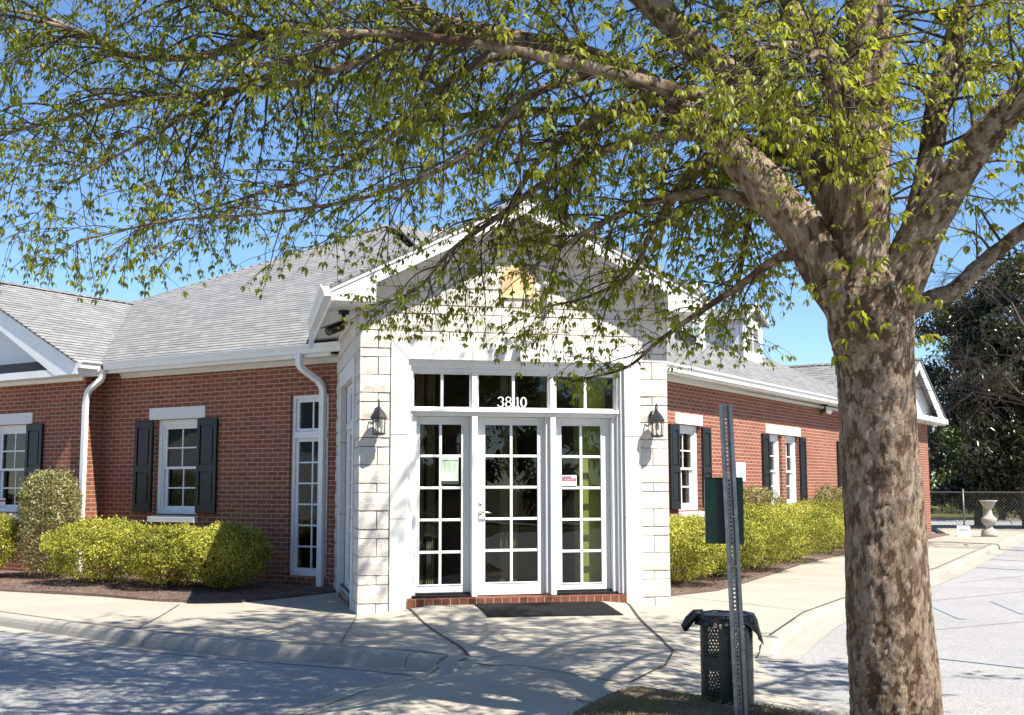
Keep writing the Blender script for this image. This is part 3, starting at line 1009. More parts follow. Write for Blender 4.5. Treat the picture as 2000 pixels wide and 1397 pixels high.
# ---- narrow full height sidelight on the left wall and on the entrance return
def sidelight(F, x0, x1, z0, z1, y, rows, ztr):
    f = MB()
    boxes_frame(f, x0, x1, z0, z1, .055, .055, .06, .055, y, y + .12)
    f.box(x0 + .055, x1 - .055, y - .008, y + .11, ztr - .045, ztr + .045)
    f.box(x0 - .0, x1 + .0, y - .03, y + .12, z0 - .03, z0 - .001)
    win = part(f, 'window', M['white'], F, bevel=.004)
    a, b = x0 + .055, x1 - .055
    s = MB()
    mx = (a + b) / 2
    for za, zb, n in ((ztr + .045, z1 - .055, 1), (z0 + .06, ztr - .045, rows)):
        boxes_frame(s, a, b, za, zb, .05, .05, .05, .05, y + .03, y + .07)
        s.box(mx - .012, mx + .012, y + .036, y + .064, za + .05, zb - .05)
        h = (zb - za - .10)
        for k in range(1, n):
            zz = za + .05 + h * k / n
            s.box(a + .05, mx - .0125, y + .037, y + .063, zz - .012, zz + .012)
            s.box(mx + .0125, b - .05, y + .037, y + .063, zz - .012, zz + .012)
    sub(s, 'sash', M['white_wood'], win, bevel=.003)
    g = MB()
    for za, zb in ((ztr + .06, z1 - .07), (z0 + .08, ztr - .06)):
        g.quad((a + .02, y + .05, za), (b - .02, y + .05, za), (b - .02, y + .05, zb), (a + .02, y + .05, zb))
    sub(g, 'pane', M['glass'], win)
    return win
sidelight(FL, nw[0], nw[1], nw[2], nw[3], .05, 6, 2.02)
sidelight(FRET, -2.35, -1.0, -.02, 2.58, .05, 6, 2.05)

# ---- entrance block: coursed split-face units in geometry
def block_wall(name, F, x0, x1, keep, ztop, seed, z0=-.305):
    """keep(x,z)->False inside openings / above the gable"""
    r = random.Random(seed)
    mb = MB()
    IN = .0254
    z = -8 * IN - 4 * IN
    seq = [4, 8, 8]      # heights, joints at 0, 8, 12 mod 20 (inches)
    k = 0
    rowi = 0
    # rows from z=-8in
    zz = -8 * IN
    hs = []
    pat = [8, 8, 4]
    i = 0
    while zz < ztop:
        h = pat[i % 3] * IN
        hs.append((zz, zz + h)); zz += h; i += 1
    j = .0038
    for ri, (za, zb) in enumerate(hs):
        off = 0 if ri % 2 else 8 * IN
        x = x0 - 16 * IN + off
        xs = []
        while x < x1 + .5:
            xs.append(x); x += 16 * IN
        for xa, xb in zip(xs[:-1], xs[1:]):
            a, b = max(xa, x0), min(xb, x1)
            if b - a < .02:
                continue
            for (pa, pb, pza, pzb) in keep(a, b, za, zb):
                if pb - pa < .015 or pzb - pza < .015:
                    continue
                # front face grid with rough relief
                aa, bb, ca, cb = pa + j, pb - j, pza + j, pzb - j
                if pa <= x0 + 1e-4: aa = pa
                if pb >= x1 - 1e-4: bb = pb
                if bb - aa < .01 or cb - ca < .01: continue
                nx = max(1, int((bb - aa) / .05)); nz = max(1, int((cb - ca) / .05))
                g = []
                px = r.uniform(0, 50)
                bulge = r.uniform(-.003, .004)
                for ix in range(nx + 1):
                    for iz in range(nz + 1):
                        X = aa + (bb - aa) * ix / nx; Z = ca + (cb - ca) * iz / nz
                        edge = ix in (0, nx) or iz in (0, nz)
                        d = -.006 + bulge + .006 * noise.noise((X * 12 + px, Z * 12, seed)) - (0 if edge else .004)
                        g.append((X, d + (.005 if edge else 0), Z))
                i0 = len(mb.v); mb.v += g
                for ix in range(nx):
                    for iz in range(nz):
                        p = i0 + ix * (nz + 1) + iz
                        mb.f.append((p, p + nz + 1, p + nz + 2, p + 1)); mb.mi.append(0)
                # sides
                c = [(aa, ca), (bb, ca), (bb, cb), (aa, cb)]
                for q in range(4):
                    (xa_, za_), (xb_, zb_) = c[q], c[(q + 1) % 4]
                    mb.quad((xa_, -.003, za_), (xa_, .02, za_), (xb_, .02, zb_), (xb_, -.003, zb_), 0)
    return mb
OPX0, OPX1, OPZ = .345, 3.297, 2.935       # outside of the stone surround
PEAK_X, PEAK_Z, SLOPE = 1.842, 4.36, .508   # underside of the rake
def keep_front(a, b, za, zb):
    out = []
    segs = [(a, b)]
    if zb <= OPZ + .001 or za < OPZ - .001:
        # subtract surround
        res = []
        for s0, s1 in segs:
            if s1 <= OPX0 or s0 >= OPX1:
                res.append((s0, s1, za, zb))
            else:
                if s0 < OPX0: res.append((s0, OPX0, za, zb))
                if s1 > OPX1: res.append((OPX1, s1, za, zb))
                if zb > OPZ + .02: res.append((max(s0, OPX0), min(s1, OPX1), OPZ, zb))
        return res
    # gable: blocks cross behind the rake soffit; only drop those wholly above
    mid = (a + b) / 2
    lim = PEAK_Z + .22 - SLOPE * abs(mid - PEAK_X)
    if za > lim: return []
    return [(a, b, za, min(zb, lim + .1))]
bm = block_wall('block_wall', FE, 0, W, keep_front, 4.55, 5)
bw = part(bm, 'block_wall', M['block'], FE)
# mortar backing
mb = MB()
mb.box(.012, OPX0 + .01, .012, .25, -.33, 3.35)
mb.box(OPX1 - .01, W - .012, .012, .25, -.33, 3.35)
mb.box(OPX0 + .01, OPX1 - .01, .012, .25, OPZ - .05, 3.35)
mb.prism([(.012, 3.35), (W - .012, 3.35), (W - .012, 3.44), (PEAK_X, 4.40), (.012, 3.46)], 'y', .012, .2)
sub(mb, 'mortar', M['mortar'], bw)
RO0, RO1 = -2.74, -.56                       # surround on the left return (x = -y)
def keep_ret(a, b, za, zb):
    if za >= 2.80 or b <= RO0 or a >= RO1: return [(a, b, za, zb)]
    res = []
    if a < RO0: res.append((a, RO0, za, zb))
    if b > RO1: res.append((RO1, b, za, zb))
    if zb > 2.82: res.append((max(a, RO0), min(b, RO1), 2.80, zb))
    return res
bm = block_wall('block_wall', FRET, -4.2, 0, keep_ret, 3.30, 7)
bw = part(bm, 'block_wall', M['block'], FRET)
mb = MB()
mb.box(-4.2, RO0 + .01, .012, .25, -.33, 3.35)
mb.box(RO1 - .01, -.012, .012, .25, -.33, 3.35)
mb.box(RO0 + .01, RO1 - .01, .012, .25, 2.7, 3.35)
sub(mb, 'mortar', M['mortar'], bw)
FRETR = frame_of((W, 0, 0), (0, 1, 0), (-1, 0, 0), (0, 0, 1))
bm = block_wall('block_wall', FRETR, 0, 4.2, lambda a, b, za, zb: [(a, b, za, zb)], 3.30, 9)
bw = part(bm, 'block_wall', M['block'], FRETR)
mb = MB()
mb.box(.012, 4.2, .012, .25, -.33, 3.35)
sub(mb, 'mortar', M['mortar'], bw)

# ---- cast stone surround of the entrance
def surround(F, x0, x1, ztop, wj, hl, zb, y0=-.022, y1=.20, cuts=(.92, 1.86), keys=(.5,)):
    s = MB()
    g = .003
    # jamb pieces with mitred head
    for sx, xa, xb in ((1, x0, x0 + wj), (-1, x1, x1 - wj)):
        zs = [zb, *cuts, None]
        for k in range(len(zs) - 1):
            a = zs[k] + (g if k else 0)
            if zs[k + 1] is not None:
                b = zs[k + 1] - g
                pl = [(xa, a), (xb, a), (xb, b), (xa, b)]
            else:
                pl = [(xa, a), (xb, a), (xb, ztop - hl - g), (xa, ztop - 2 * g)]
            if sx < 0: pl = pl[::-1]
            s.prism(pl, 'y', y0, y1)
    xs = [x0, *keys, x1]
    for k in range(len(xs) - 1):
        a, b = xs[k], xs[k + 1]
        pl = [(a + (wj + g if k == 0 else g), ztop - hl), (b - (wj + g if k == len(xs) - 2 else g), ztop - hl), (b - (2 * g if k == len(xs) - 2 else g), ztop), (a + (2 * g if k == 0 else g), ztop)]
        s.prism(pl, 'y', y0, y1)
    return s
so = surround(FE, .345, 3.297, 2.935, .195, .215, -.16, keys=(1.283, 2.36))
part(so, 'stone_surround', M['stone'], FE, bevel=.004)
so = surround(FRET, RO0, RO1, 2.80, .19, .21, -.16, y1=.06, keys=())
part(so, 'stone_surround', M['stone'], FRET, bevel=.004)

# ---- entrance joinery
fr = MB()
X0, X1 = .54, 3.10
# stepped outer frame
for d, y0, y1 in ((.035, .02, .20), (.065, .06, .24)):
    fr.box(X0, X0 + d, y0, y1, .04, 2.72)
    fr.box(X1 - d, X1, y0, y1, .04, 2.72)
    fr.box(X0 + d, X1 - d, y0, y1, 2.72 - d - .02, 2.72)
fr.box(X0 + .065, X1 - .065, .075, .24, 2.59, 2.634)
# transom bar and sill nosing
fr.box(X0 + .065, X1 - .065, .085, .26, 2.085, 2.13)
fr.box(X0 + .035, X1 - .035, .04, .26, 2.131, 2.172)
# mullions
for xa, xb in ((1.293, 1.358), (2.224, 2.288)):
    fr.box(xa, xb, .07, .26, .04, 2.084)
    fr.box(xa, xb, .085, .26, 2.173, 2.589)
fr.box(2.182, 2.2235, .12, .26, .06, 2.084)
fr.box(2.2885, 2.305, .12, .26, .06, 2.084)
fr.box(X0 + .065, .655, .11, .26, .06, 2.084)
fr.box(2.985, X1 - .065, .11, .26, .06, 2.084)
frame = part(fr, 'door_frame', M['white_wood'], FE, bevel=.004)
# transom lights
tm = MB()
tg = MB()
for xa, xb in ((.605, 1.293), (1.358, 2.224), (2.288, 3.035)):
    boxes_frame(tm, xa, xb, 2.173, 2.589, .02, .02, .018, .02, .11, .16)
    m = (xa + xb) / 2
    tm.box(m - .016, m + .016, .113, .157, 2.191, 2.569)
    tg.quad((xa + .01, .135, 2.18), (xb - .01, .135, 2.18), (xb - .01, .135, 2.58), (xa + .01, .135, 2.58))
tw = part(tm, 'transom_window', M['white_wood'], FE, bevel=.003)
sub(tg, 'pane', M['glass'], tw)
# house number: drawn digits with thick and thin strokes
def ring(mb, cx, cz, ax, az, tx, tz, a0, a1, y, n=22, th=.004, taper=False):
    prev = None
    for i in range(n + 1):
        a = a0 + (a1 - a0) * i / n
        k = 1.0
        if taper:
            k = .55 + .45 * math.sin(math.pi * i / n)
        o = (cx + ax * math.cos(a), cz + az * math.sin(a))
        q = (cx + (ax - tx * k) * math.cos(a), cz + (az - tz * k) * math.sin(a))
        if prev:
            mb.quad((prev[0][0], y, prev[0][1]), (o[0], y, o[1]), (q[0], y, q[1]), (prev[1][0], y, prev[1][1]))
            mb.quad((prev[0][0], y, prev[0][1]), (prev[0][0], y + th, prev[0][1]), (o[0], y + th, o[1]), (o[0], y, o[1]))
        prev = (o, q)
dg = MB()
H = .122
zb = 2.196
yn = .108
def three(x, wd):
    ring(dg, x + wd * .46, zb + H * .74, wd * .46, H * .26, wd * .24, H * .09, math.pi * .92, -math.pi * .5, yn, taper=True)
    ring(dg, x + wd * .44, zb + H * .285, wd * .54, H * .285, wd * .27, H * .09, math.pi * .5, -math.pi * .93, yn, taper=True)
def eight(x, wd):
    ring(dg, x + wd * .5, zb + H * .755, wd * .43, H * .245, wd * .17, H * .075, 0, 2 * math.pi, yn, 30)
    ring(dg, x + wd * .5, zb + H * .28, wd * .5, H * .28, wd * .2, H * .08, 0, 2 * math.pi, yn, 30)
def zero(x, wd):
    ring(dg, x + wd * .5, zb + H * .5, wd * .5, H * .5, wd * .26, H * .08, 0, 2 * math.pi, yn, 34)
def one(x, wd):
    dg.box(x + wd * .36, x + wd * .66, yn, yn + .004, zb + .010, zb + H * .97)
    dg.box(x + wd * .08, x + wd * .94, yn - .0005, yn + .0035, zb, zb + .011)
    dg.quad((x + wd * .02, yn - .001, zb + H * .78), (x + wd * .36, yn - .001, zb + H * .84), (x + wd * .62, yn - .001, zb + H), (x + wd * .36, yn - .001, zb + H * .955))
DX = 1.575
for fn, xx, ww in ((three, 1.603, .078), (eight, 1.690, .080), (one, 1.8115, .056), (zero, 1.871, .080)):
    dg = MB()
    fn(xx, ww)
    sub(dg, 'house_number', M['white'], tw)

def glazed_door(x0, x1, gx0, gx1, gz0, gz1, z0, z1, y):
    d = MB()
    d.box(x0, gx0, y, y + .045, z0, z1)
    d.box(gx1, x1, y, y + .045, z0, z1)
    d.box(gx0, gx1, y, y + .045, z0, gz0)
    d.box(gx0, gx1, y, y + .045, gz1, z1)
    # glazing bead
    boxes_frame(d, gx0 - .012, gx1 + .012, gz0 - .012, gz1 + .012, .016, .016, .016, .016, y - .006, y - .0002)
    m = (gx0 + gx1) / 2
    d.box(m - .015, m + .015, y + .004, y + .04, gz0, gz1)
    for k in range(1, 5):
        zz = gz0 + (gz1 - gz0) * k / 5
        d.box(gx0, m - .0152, y + .005, y + .039, zz - .015, zz + .015)
        d.box(m + .0152, gx1, y + .005, y + .039, zz - .015, zz + .015)
    o = part(d, 'door', M['white_wood'], FE, bevel=.003)
    g = MB()
    g.quad((gx0, y + .022, gz0), (gx1, y + .022, gz0), (gx1, y + .022, gz1), (gx0, y + .022, gz1))
    sub(g, 'pane', M['glass'], o)
    return o
d1 = glazed_door(.658, 1.290, .705, 1.195, .172, 1.995, .085, 2.082, .20)
d2 = glazed_door(1.366, 2.180, 1.468, 2.10, .185, 1.995, .045, 2.082, .20)
d3 = glazed_door(2.308, 2.983, 2.385, 2.875, .16, 1.995, .085, 2.082, .20)
# lever, rose and lock on the middle door
h = MB()
hx, hz = 1.415, .985
h.lathe([(.0, 0), (.028, 0), (.03, .006), (.022, .014), (.012, .02), (.011, .06), (.0, .062)], n=18)
h.v = [(hx + v[0], .20 - v[2], hz + v[1]) for v in h.v]
h.tube([(hx, .145, hz), (hx + .04, .142, hz + .002), (hx + .09, .145, hz - .004), (hx + .125, .15, hz - .01)], [.011, .010, .009, .007], 10)
sub(h, 'handle', M['silver'], d2, True)
h = MB()
h.lathe([(0, 0), (.027, 0), (.027, .01), (.018, .017), (0, .017)], n=18)
h.v = [(hx + v[0], .20 - v[2], 1.09 + v[1]) for v in h.v]
sub(h, 'lock', M['silver'], d2, True)
# threshold and brick sill
for xa, xb in ((.60, 1.293), (2.29, 3.035)):
    t_ = MB()
    t_.box(xa, xb, .10, .26, .04, .062)
    t_.box(xa + .02, xb - .005, .165, .26, .061, .084)
    part(t_, 'threshold', M['dark_metal'], FE)
bs = MB()
n = 26
for k in range(n):
    a = .541 + (3.099 - .541) * k / n; b = .541 + (3.099 - .541) * (k + 1) / n
    bs.box(a + .004, b - .004, -.045, .2, -.15, .034)
bsil = part(bs, 'brick_sill', M['sill_brick'], FE, bevel=.003)
ms = MB()
ms.box(.541, 3.099, -.040, .22, -.16, .030)
sub(ms, 'mortar', M['mortar'], bsil)
# brick sills under the sidelights
bs = MB()
for k in range(7):
    a = -2.36 + 1.37 * k / 7
    bs.box(a + .004, a + 1.37 / 7 - .004, -.03, .08, -.19, -.052)
part(bs, 'brick_sill', M['brick'], FRET, bevel=.003)
bs = MB()
for k in range(7):
    a = -3.40 + .84 * k / 7
    bs.box(a + .004, a + .84 / 7 - .004, -.02, .10, -.06, .0)
part(bs, 'brick_sill', M['brick'], FL, bevel=.003)

# ---- roofs
def roof(origin, xdir, up, poly, name='roof', th=.035):
    x = Vector(xdir).normalized(); y = Vector(up).normalized(); z = x.cross(y).normalized()
    F = frame_of(origin, x, y, z)
    mb = MB()
    n = len(poly)
    mb.poly([(a, b, 0) for a, b in poly])
    mb.poly([(a, b, -th) for a, b in poly][::-1])
    for i in range(n):
        a = poly[i]; b = poly[(i + 1) % n]
        mb.quad((a[0], a[1], 0), (a[0], a[1], -th), (b[0], b[1], -th), (b[0], b[1], 0))
    return part(mb, name, M['shingle'], F)
dR = Vector((SQ, SQ, 0)); dL = Vector((-SQ, SQ, 0)); Z = Vector((0, 0, 1))
KS = math.sqrt(1.25)                     # slope length per unit run at 6:12
ER, EL = 3.25, 3.23
# main pyramid front-left slope: eave at dR = LO-.4, x = -u
oL = dR * (LO - .40) + Z * ER
def pl(u, run): return (-u, run * KS)
roof(oL, -dL, dR + Z * .5, [pl(14.6, 0), pl(-.63, 0), pl(7.0, 7.12 + .02)])
oR = dL * (RO - .40) + Z * EL
def pr(u, run): return (u, run * KS)
roof(oR, dR, dL + Z * .5, [pr(1.9, 0), pr(20.2, 0), pr(20.2, 1.1), pr(19.45, 2.9), pr(14.4, 7.3), pr(9.16, 7.42)])
# back slopes
oB = dL * 14.5 + Z * 3.1
roof(oB, -dR, -dL + Z * .5, [(-26, 0), (-1.9, 0), (-9.16, 7.55 * KS), (-14.4, 7.55 * KS)])
# left wing gable: ridge along dR at u=10.55
uR = 10.55
GO = -.85                                 # front edge beyond the main wall plane
def wing(uc, half, ridge_z, front, back, side):
    pass
# right slope of the left wing (falls toward -dL)
o1 = dL * (uR - 3.46) + Z * ER
roof(o1, dR, dL + Z * .5, [(LO + GO, 0), (LO + 6.5, 0), (LO + 6.5, 3.46 * KS), (LO + GO, 3.46 * KS)])
o2 = dL * (uR + 3.46) + Z * ER
roof(o2, -dR, -dL + Z * .5, [(-(LO + 8), 0), (-(LO + GO), 0), (-(LO + GO), 3.46 * KS), (-(LO + 8), 3.46 * KS)])
# right wing gable: ridge along dL at u=22.7
uG = 22.72
def hz(u): return dR * u
o3 = dR * (uG - 3.05) + Z * 3.22
roof(o3, -dL, dR + Z * .5, [(-(RO + 7.5), 0), (-(RO - .78), 0), (-(RO - .78), 3.05 * KS), (-(RO + 7.5), 3.05 * KS)])
o4 = dR * (uG + 3.05) + Z * 3.22
roof(o4, dL, -dR + Z * .5, [(RO - .78, 0), (RO + 7.5, 0), (RO + 7.5, 3.05 * KS), (RO - .78, 3.05 * KS)])
# entrance gable
K2 = math.sqrt(1 + SLOPE ** 2)
EX0, EZ0 = -.372, 3.492
EX1 = 2 * PEAK_X - EX0
run = PEAK_X - EX0
roof((EX0, 0, EZ0), (0, -1, 0), (1, 0, SLOPE), [(-7.5, 0), (.365, 0), (.365, run * K2), (-7.5, run * K2)])
roof((EX1, 0, EZ0), (0, 1, 0), (-1, 0, SLOPE), [(-.365, 0), (7.5, 0), (7.5, run * K2), (-.365, run * K2)])
APEX_Z = EZ0 + SLOPE * run
# ridge caps
def cap(p, q):
    rc = MB()
    p = Vector(p); q = Vector(q)
    d = (q - p).normalized()
    sd = d.cross(Z).normalized()
    n = int((q - p).length / .2)
    for k in range(n):
        a = p + (q - p) * (k / n); b = p + (q - p) * ((k + 1.15) / n)
        for sgn in (1, -1):
            o = sd * .14 * sgn - Z * .065
            up = Z * (.012 + .012 * (1 - 0))
            rc.quad(tuple(a + up), tuple(b + up * .4), tuple(b + o + up * .4), tuple(a + o + up))
    part(rc, 'ridge_cap', M['shingle'])
cap((1.55, 11.45, 6.83), dR * 14.4 + dL * (RO - .4 + 7.4) + Z * 6.9)
cap(dR * (LO + 4) + dL * uR + Z * 4.985, dR * (LO + GO) + dL * uR + Z * 4.985)
cap(dR * uG + dL * (RO + 5.5) + Z * 4.75, dR * uG + dL * (RO - .78) + Z * 4.75)
cap((PEAK_X, 5.2, APEX_Z + .01), (PEAK_X, -.365, APEX_Z + .01))

# ---- eaves, soffits, gutters
def gutter(F, x0, x1, yb, zt, flip=False, name='gutter'):
    g = MB()
    pf = [(yb, zt - .125), (yb - .075, zt - .125), (yb - .085, zt - .07), (yb - .115, zt - .03), (yb - .12, zt), (yb - .105, zt), (yb - .10, zt - .018), (yb - .012, zt - .018), (yb, zt)]
    g.prism(pf, 'x', x0, x1)
    return part(g, name, M['white'], F, bevel=.002)
def eave(F, x0, x1, zt=3.245, y=-.33, soff=3.105):
    e = MB()
    e.box(x0, x1, y, y + .022, soff - .02, zt - .02)
    part(e, 'fascia', M['white'], F)
    e = MB()
    e.box(x0, x1, y + .024, .0, soff, soff + .015)
    e.box(x0, x1, -.028, -.002, soff - .075, soff - .001)
    e.box(x0, x1, -.05, -.029, soff - .03, soff - .001)
    part(e, 'soffit', M['soffit'], F)
# left wall eave
eave(FL, -7.02, -2.30)
gutter(FL, -6.98, -2.02, -.332, 3.262)
# right wall eave
eave(FR, 5.1, 19.42)
gutter(FR, 5.2, 19.40, -.332, 3.245)
# left wing return eave (runs along dR at u = 7.08); frame x along dR, y toward dL
FWR = frame_of(tuple(dL * 7.411), (SQ, SQ, 0), (-SQ, SQ, 0), (0, 0, 1))
e = MB()
e.box(LO + GO + .06, LO - .355, -.33, -.308, 3.085, 3.23)
e.box(LO + GO + .06, LO - .35, -.306, 0, 3.10, 3.115)
part(e, 'fascia', M['white'], FWR)
gutter(FWR, LO + GO + .03, LO - .452, -.332, 3.262)
# left wing gable front: rake boards, soffit return, pent strip, siding
wg = MB()
yF = GO + .03
xr, xl = -(uR - 3.46), -(uR + 3.46)
xm = -uR
zR = ER + .5 * 3.46
for xa, sgn in ((xr, 1), (xl, -1)):
    wg.prism([(xa, ER - .03), (xa, ER - .20), (xa - sgn * .55, ER - .20), (xm, zR - .03 - .26), (xm, zR - .03)] if sgn < 0 else [(xa, ER - .03), (xm, zR - .03), (xm, zR - .03 - .26), (xa - .55, ER - .20), (xa, ER - .20)], 'y', yF, yF + .025)
part(wg, 'fascia', M['white'], FL)
wg = MB()
wg.prism([(xr, ER - .2), (xr, ER - .06), (xm, zR - .10), (xl, ER - .06), (xl, ER - .2)], 'y', -.40 - .06, -.40 - .03)
part(wg, 'gable_siding', M['siding'], FL)
wg = MB()
wg.prism([(yF + .05, 3.13), (yF + .05, 3.145), (-.46, 3.36), (-.46, 3.13)], 'x', xl + .5, xr - .42)
part(wg, 'pent_roof', M['dark_metal'], FL)
wg = MB()
wg.box(xl + .3, xr, yF + .03, -.40, 3.045, 3.128)
wg.box(xl + .3, xr - .45, yF + .006, yF + .03, 2.99 + .045, 3.15)
wg.box(xl + .3, xr - .36, -.44, -.402, 2.99, 3.044)
part(wg, 'soffit', M['white'], FL)
# rake soffit boards
wg = MB()
for a, b in ((xr, xm), (xl, xm)):
    wg.quad((a, yF, ER - .06), (b, yF, zR - .06), (b, -.40, zR - .06), (a, -.40, ER - .06))
part(wg, 'rake_soffit', M['soffit'], FL)
# right wing gable
rg = MB()
yG = -.78 + .03
xa, xb = uG - 3.05, uG + 3.05
zG = 3.22 + .5 * 3.05
for p0, sgn in ((xa, 1), (xb, -1)):
    rg.prism([(p0, 3.19), (p0, 3.02), (p0 + sgn * .5, 3.02), (uG, zG - .29), (uG, zG - .03)][::sgn], 'y', yG, yG + .025)
part(rg, 'fascia', M['white'], FR)
rg = MB()
rg.prism([(xa, 3.02), (xb, 3.02), (xb, 3.17), (uG, zG - .08), (xa, 3.17)], 'y', -.46, -.43)
part(rg, 'gable_siding', M['siding'], FR)
rg = MB()
rg.box(xa, xb + .02, yG + .03, -.40, 3.03, 3.12)
rg.box(xa, xb + .02, yG - .06, yG + .03, 3.06, 3.20)
part(rg, 'soffit', M['white'], FR)

# entrance gable trim
yE = -.335
et = MB()
xe0, xe1 = EX0 + .012, EX1 - .012
xr0, xr1 = .133, 2 * PEAK_X - .133
za = EZ0 - .035
def rz(x): return za + SLOPE * (PEAK_X - abs(x - PEAK_X) - EX0)
for sgn, a, b in ((1, xe0, xr0), (-1, xe1, xr1)):
    p = [(a, 3.315), (b, 3.315), (b, rz(b) - .185), (PEAK_X, rz(PEAK_X) - .185), (PEAK_X, rz(PEAK_X)), (a, rz(a))]
    if sgn < 0: p = p[::-1]
    et.prism(p, 'y', yE, yE + .028)
part(et, 'fascia', M['white'], FE, bevel=.003)
et = MB()
# shingle moulding on the rake and the box side, soffits
for sgn in (1, -1):
    a = xe0 if sgn > 0 else xe1
    p = [(a, rz(a) - .05), (PEAK_X, rz(PEAK_X) - .05), (PEAK_X, rz(PEAK_X) - .002), (a, rz(a) - .002)]
    if sgn < 0: p = p[::-1]
    et.prism(p, 'y', yE - .016, yE - .001)
part(et, 'rake_moulding', M['white'], FE)
et = MB()
for sgn, a, b, wl in ((1, xe0, xr0, 0.0), (-1, xe1, xr1, W)):
    # horizontal eave soffit along the side
    et.quad((a, yE + .028, 3.317), (wl, yE + .028, 3.317), (wl, 4.2, 3.317), (a, 4.2, 3.317))
    et.quad((min(wl, b), yE + .028, 3.3172), (max(wl, b), yE + .028, 3.3172), (max(wl, b), -.002, 3.3172), (min(wl, b), -.002, 3.3172))
    et.quad((b, yE + .028, 3.317), (b, -.002, 3.317), (b, -.002, rz(b) - .12), (b, yE + .028, rz(b) - .12))
    # sloping rake soffit
    et.quad((b, yE + .02, rz(b) - .13), (PEAK_X, yE + .02, rz(PEAK_X) - .13), (PEAK_X, -.0, rz(PEAK_X) - .13), (b, -.0, rz(b) - .13))
    s_ = -1 if sgn > 0 else 1
    x_in = wl
    et.box(min(x_in, x_in + s_ * .03), max(x_in, x_in + s_ * .03), .0, 4.2, 3.26, 3.316)
part(et, 'soffit', M['soffit'], FE)
for xa in (xe0, xe1 - .02):
    et = MB()
    et.box(xa, xa + .02, yE + .029, 4.2, 3.30, 3.46)
    part(et, 'fascia', M['white'], FE)
FGL = frame_of((xe0, 0, 0), (0, -1, 0), (1, 0, 0), (0, 0, 1))
gutter(FGL, -2.62, .345, -.001, 3.485)
FGR = frame_of((xe1, 0, 0), (0, 1, 0), (-1, 0, 0), (0, 0, 1))
gutter(FGR, -.345, 2.6, -.001, 3.485)

# ---- downspouts: corrugated rectangular pipe
def pipe(pts, wd=.078, dp=.058, F=FL, name='downspout'):
    pts = [Vector(p) for p in pts]
    # round the corners
    out = [pts[0]]
    for i in range(1, len(pts) - 1):
        a, b, c = pts[i - 1], pts[i], pts[i + 1]
        r = min(.12, (a - b).length * .45, (c - b).length * .45)
        p = b + (a - b).normalized() * r; q = b + (c - b).normalized() * r
        for k in range(7):
            t = k / 6
            out.append(p * (1 - t) ** 2 + b * 2 * t * (1 - t) + q * t * t)
    out.append(pts[-1])
    mb = MB()
    ring_ = []
    X = Vector((1, 0, 0))
    for i, p in enumerate(out):
        d = (out[min(i + 1, len(out) - 1)] - out[max(i - 1, 0)]).normalized()
        sx = X - d * X.dot(d); sx.normalize()
        sy = d.cross(sx)
        prof = []
        for a, b in ((-1, -1), (-.6, -1.0), (-.2, -.9), (.2, -.9), (.6, -1.0), (1, -1), (1, 1), (-1, 1)):
            prof.append(tuple(p + sx * a * wd / 2 + sy * b * dp / 2))
        ring_.append(prof)
    n = len(ring_[0])
    i0 = len(mb.v)
    for q in ring_: mb.v += q
    for i in range(len(ring_) - 1):
        for j in range(n):
            a = i0 + i * n + j; b = i0 + i * n + (j + 1) % n
            mb.f.append((a, b, b + n, a + n)); mb.mi.append(0)
    return part(mb, name, M['white'], F, False, .006)
# left one: from the inside corner of the eaves out to the wing's return wall
dsl = pipe([(-7.02, -.39, 3.15), (-7.02, -.39, 3.0), (-7.30, -.44, 2.82), (-7.345, -.44, 2.62), (-7.345, -.44, -.12)], .09, .068)
pipe([(-2.83, -.38, 3.15), (-2.83, -.38, 2.96), (-2.69, -.10, 2.76), (-2.66, -.06, 2.66), (-2.66, -.06, -.10), ], .09, .068)
pipe([(xe0 - .06, 2.55, 3.38), (xe0 - .06, 2.55, 3.2), (xe0 - .06, 2.55, 3.12)], .07, .055, FE)

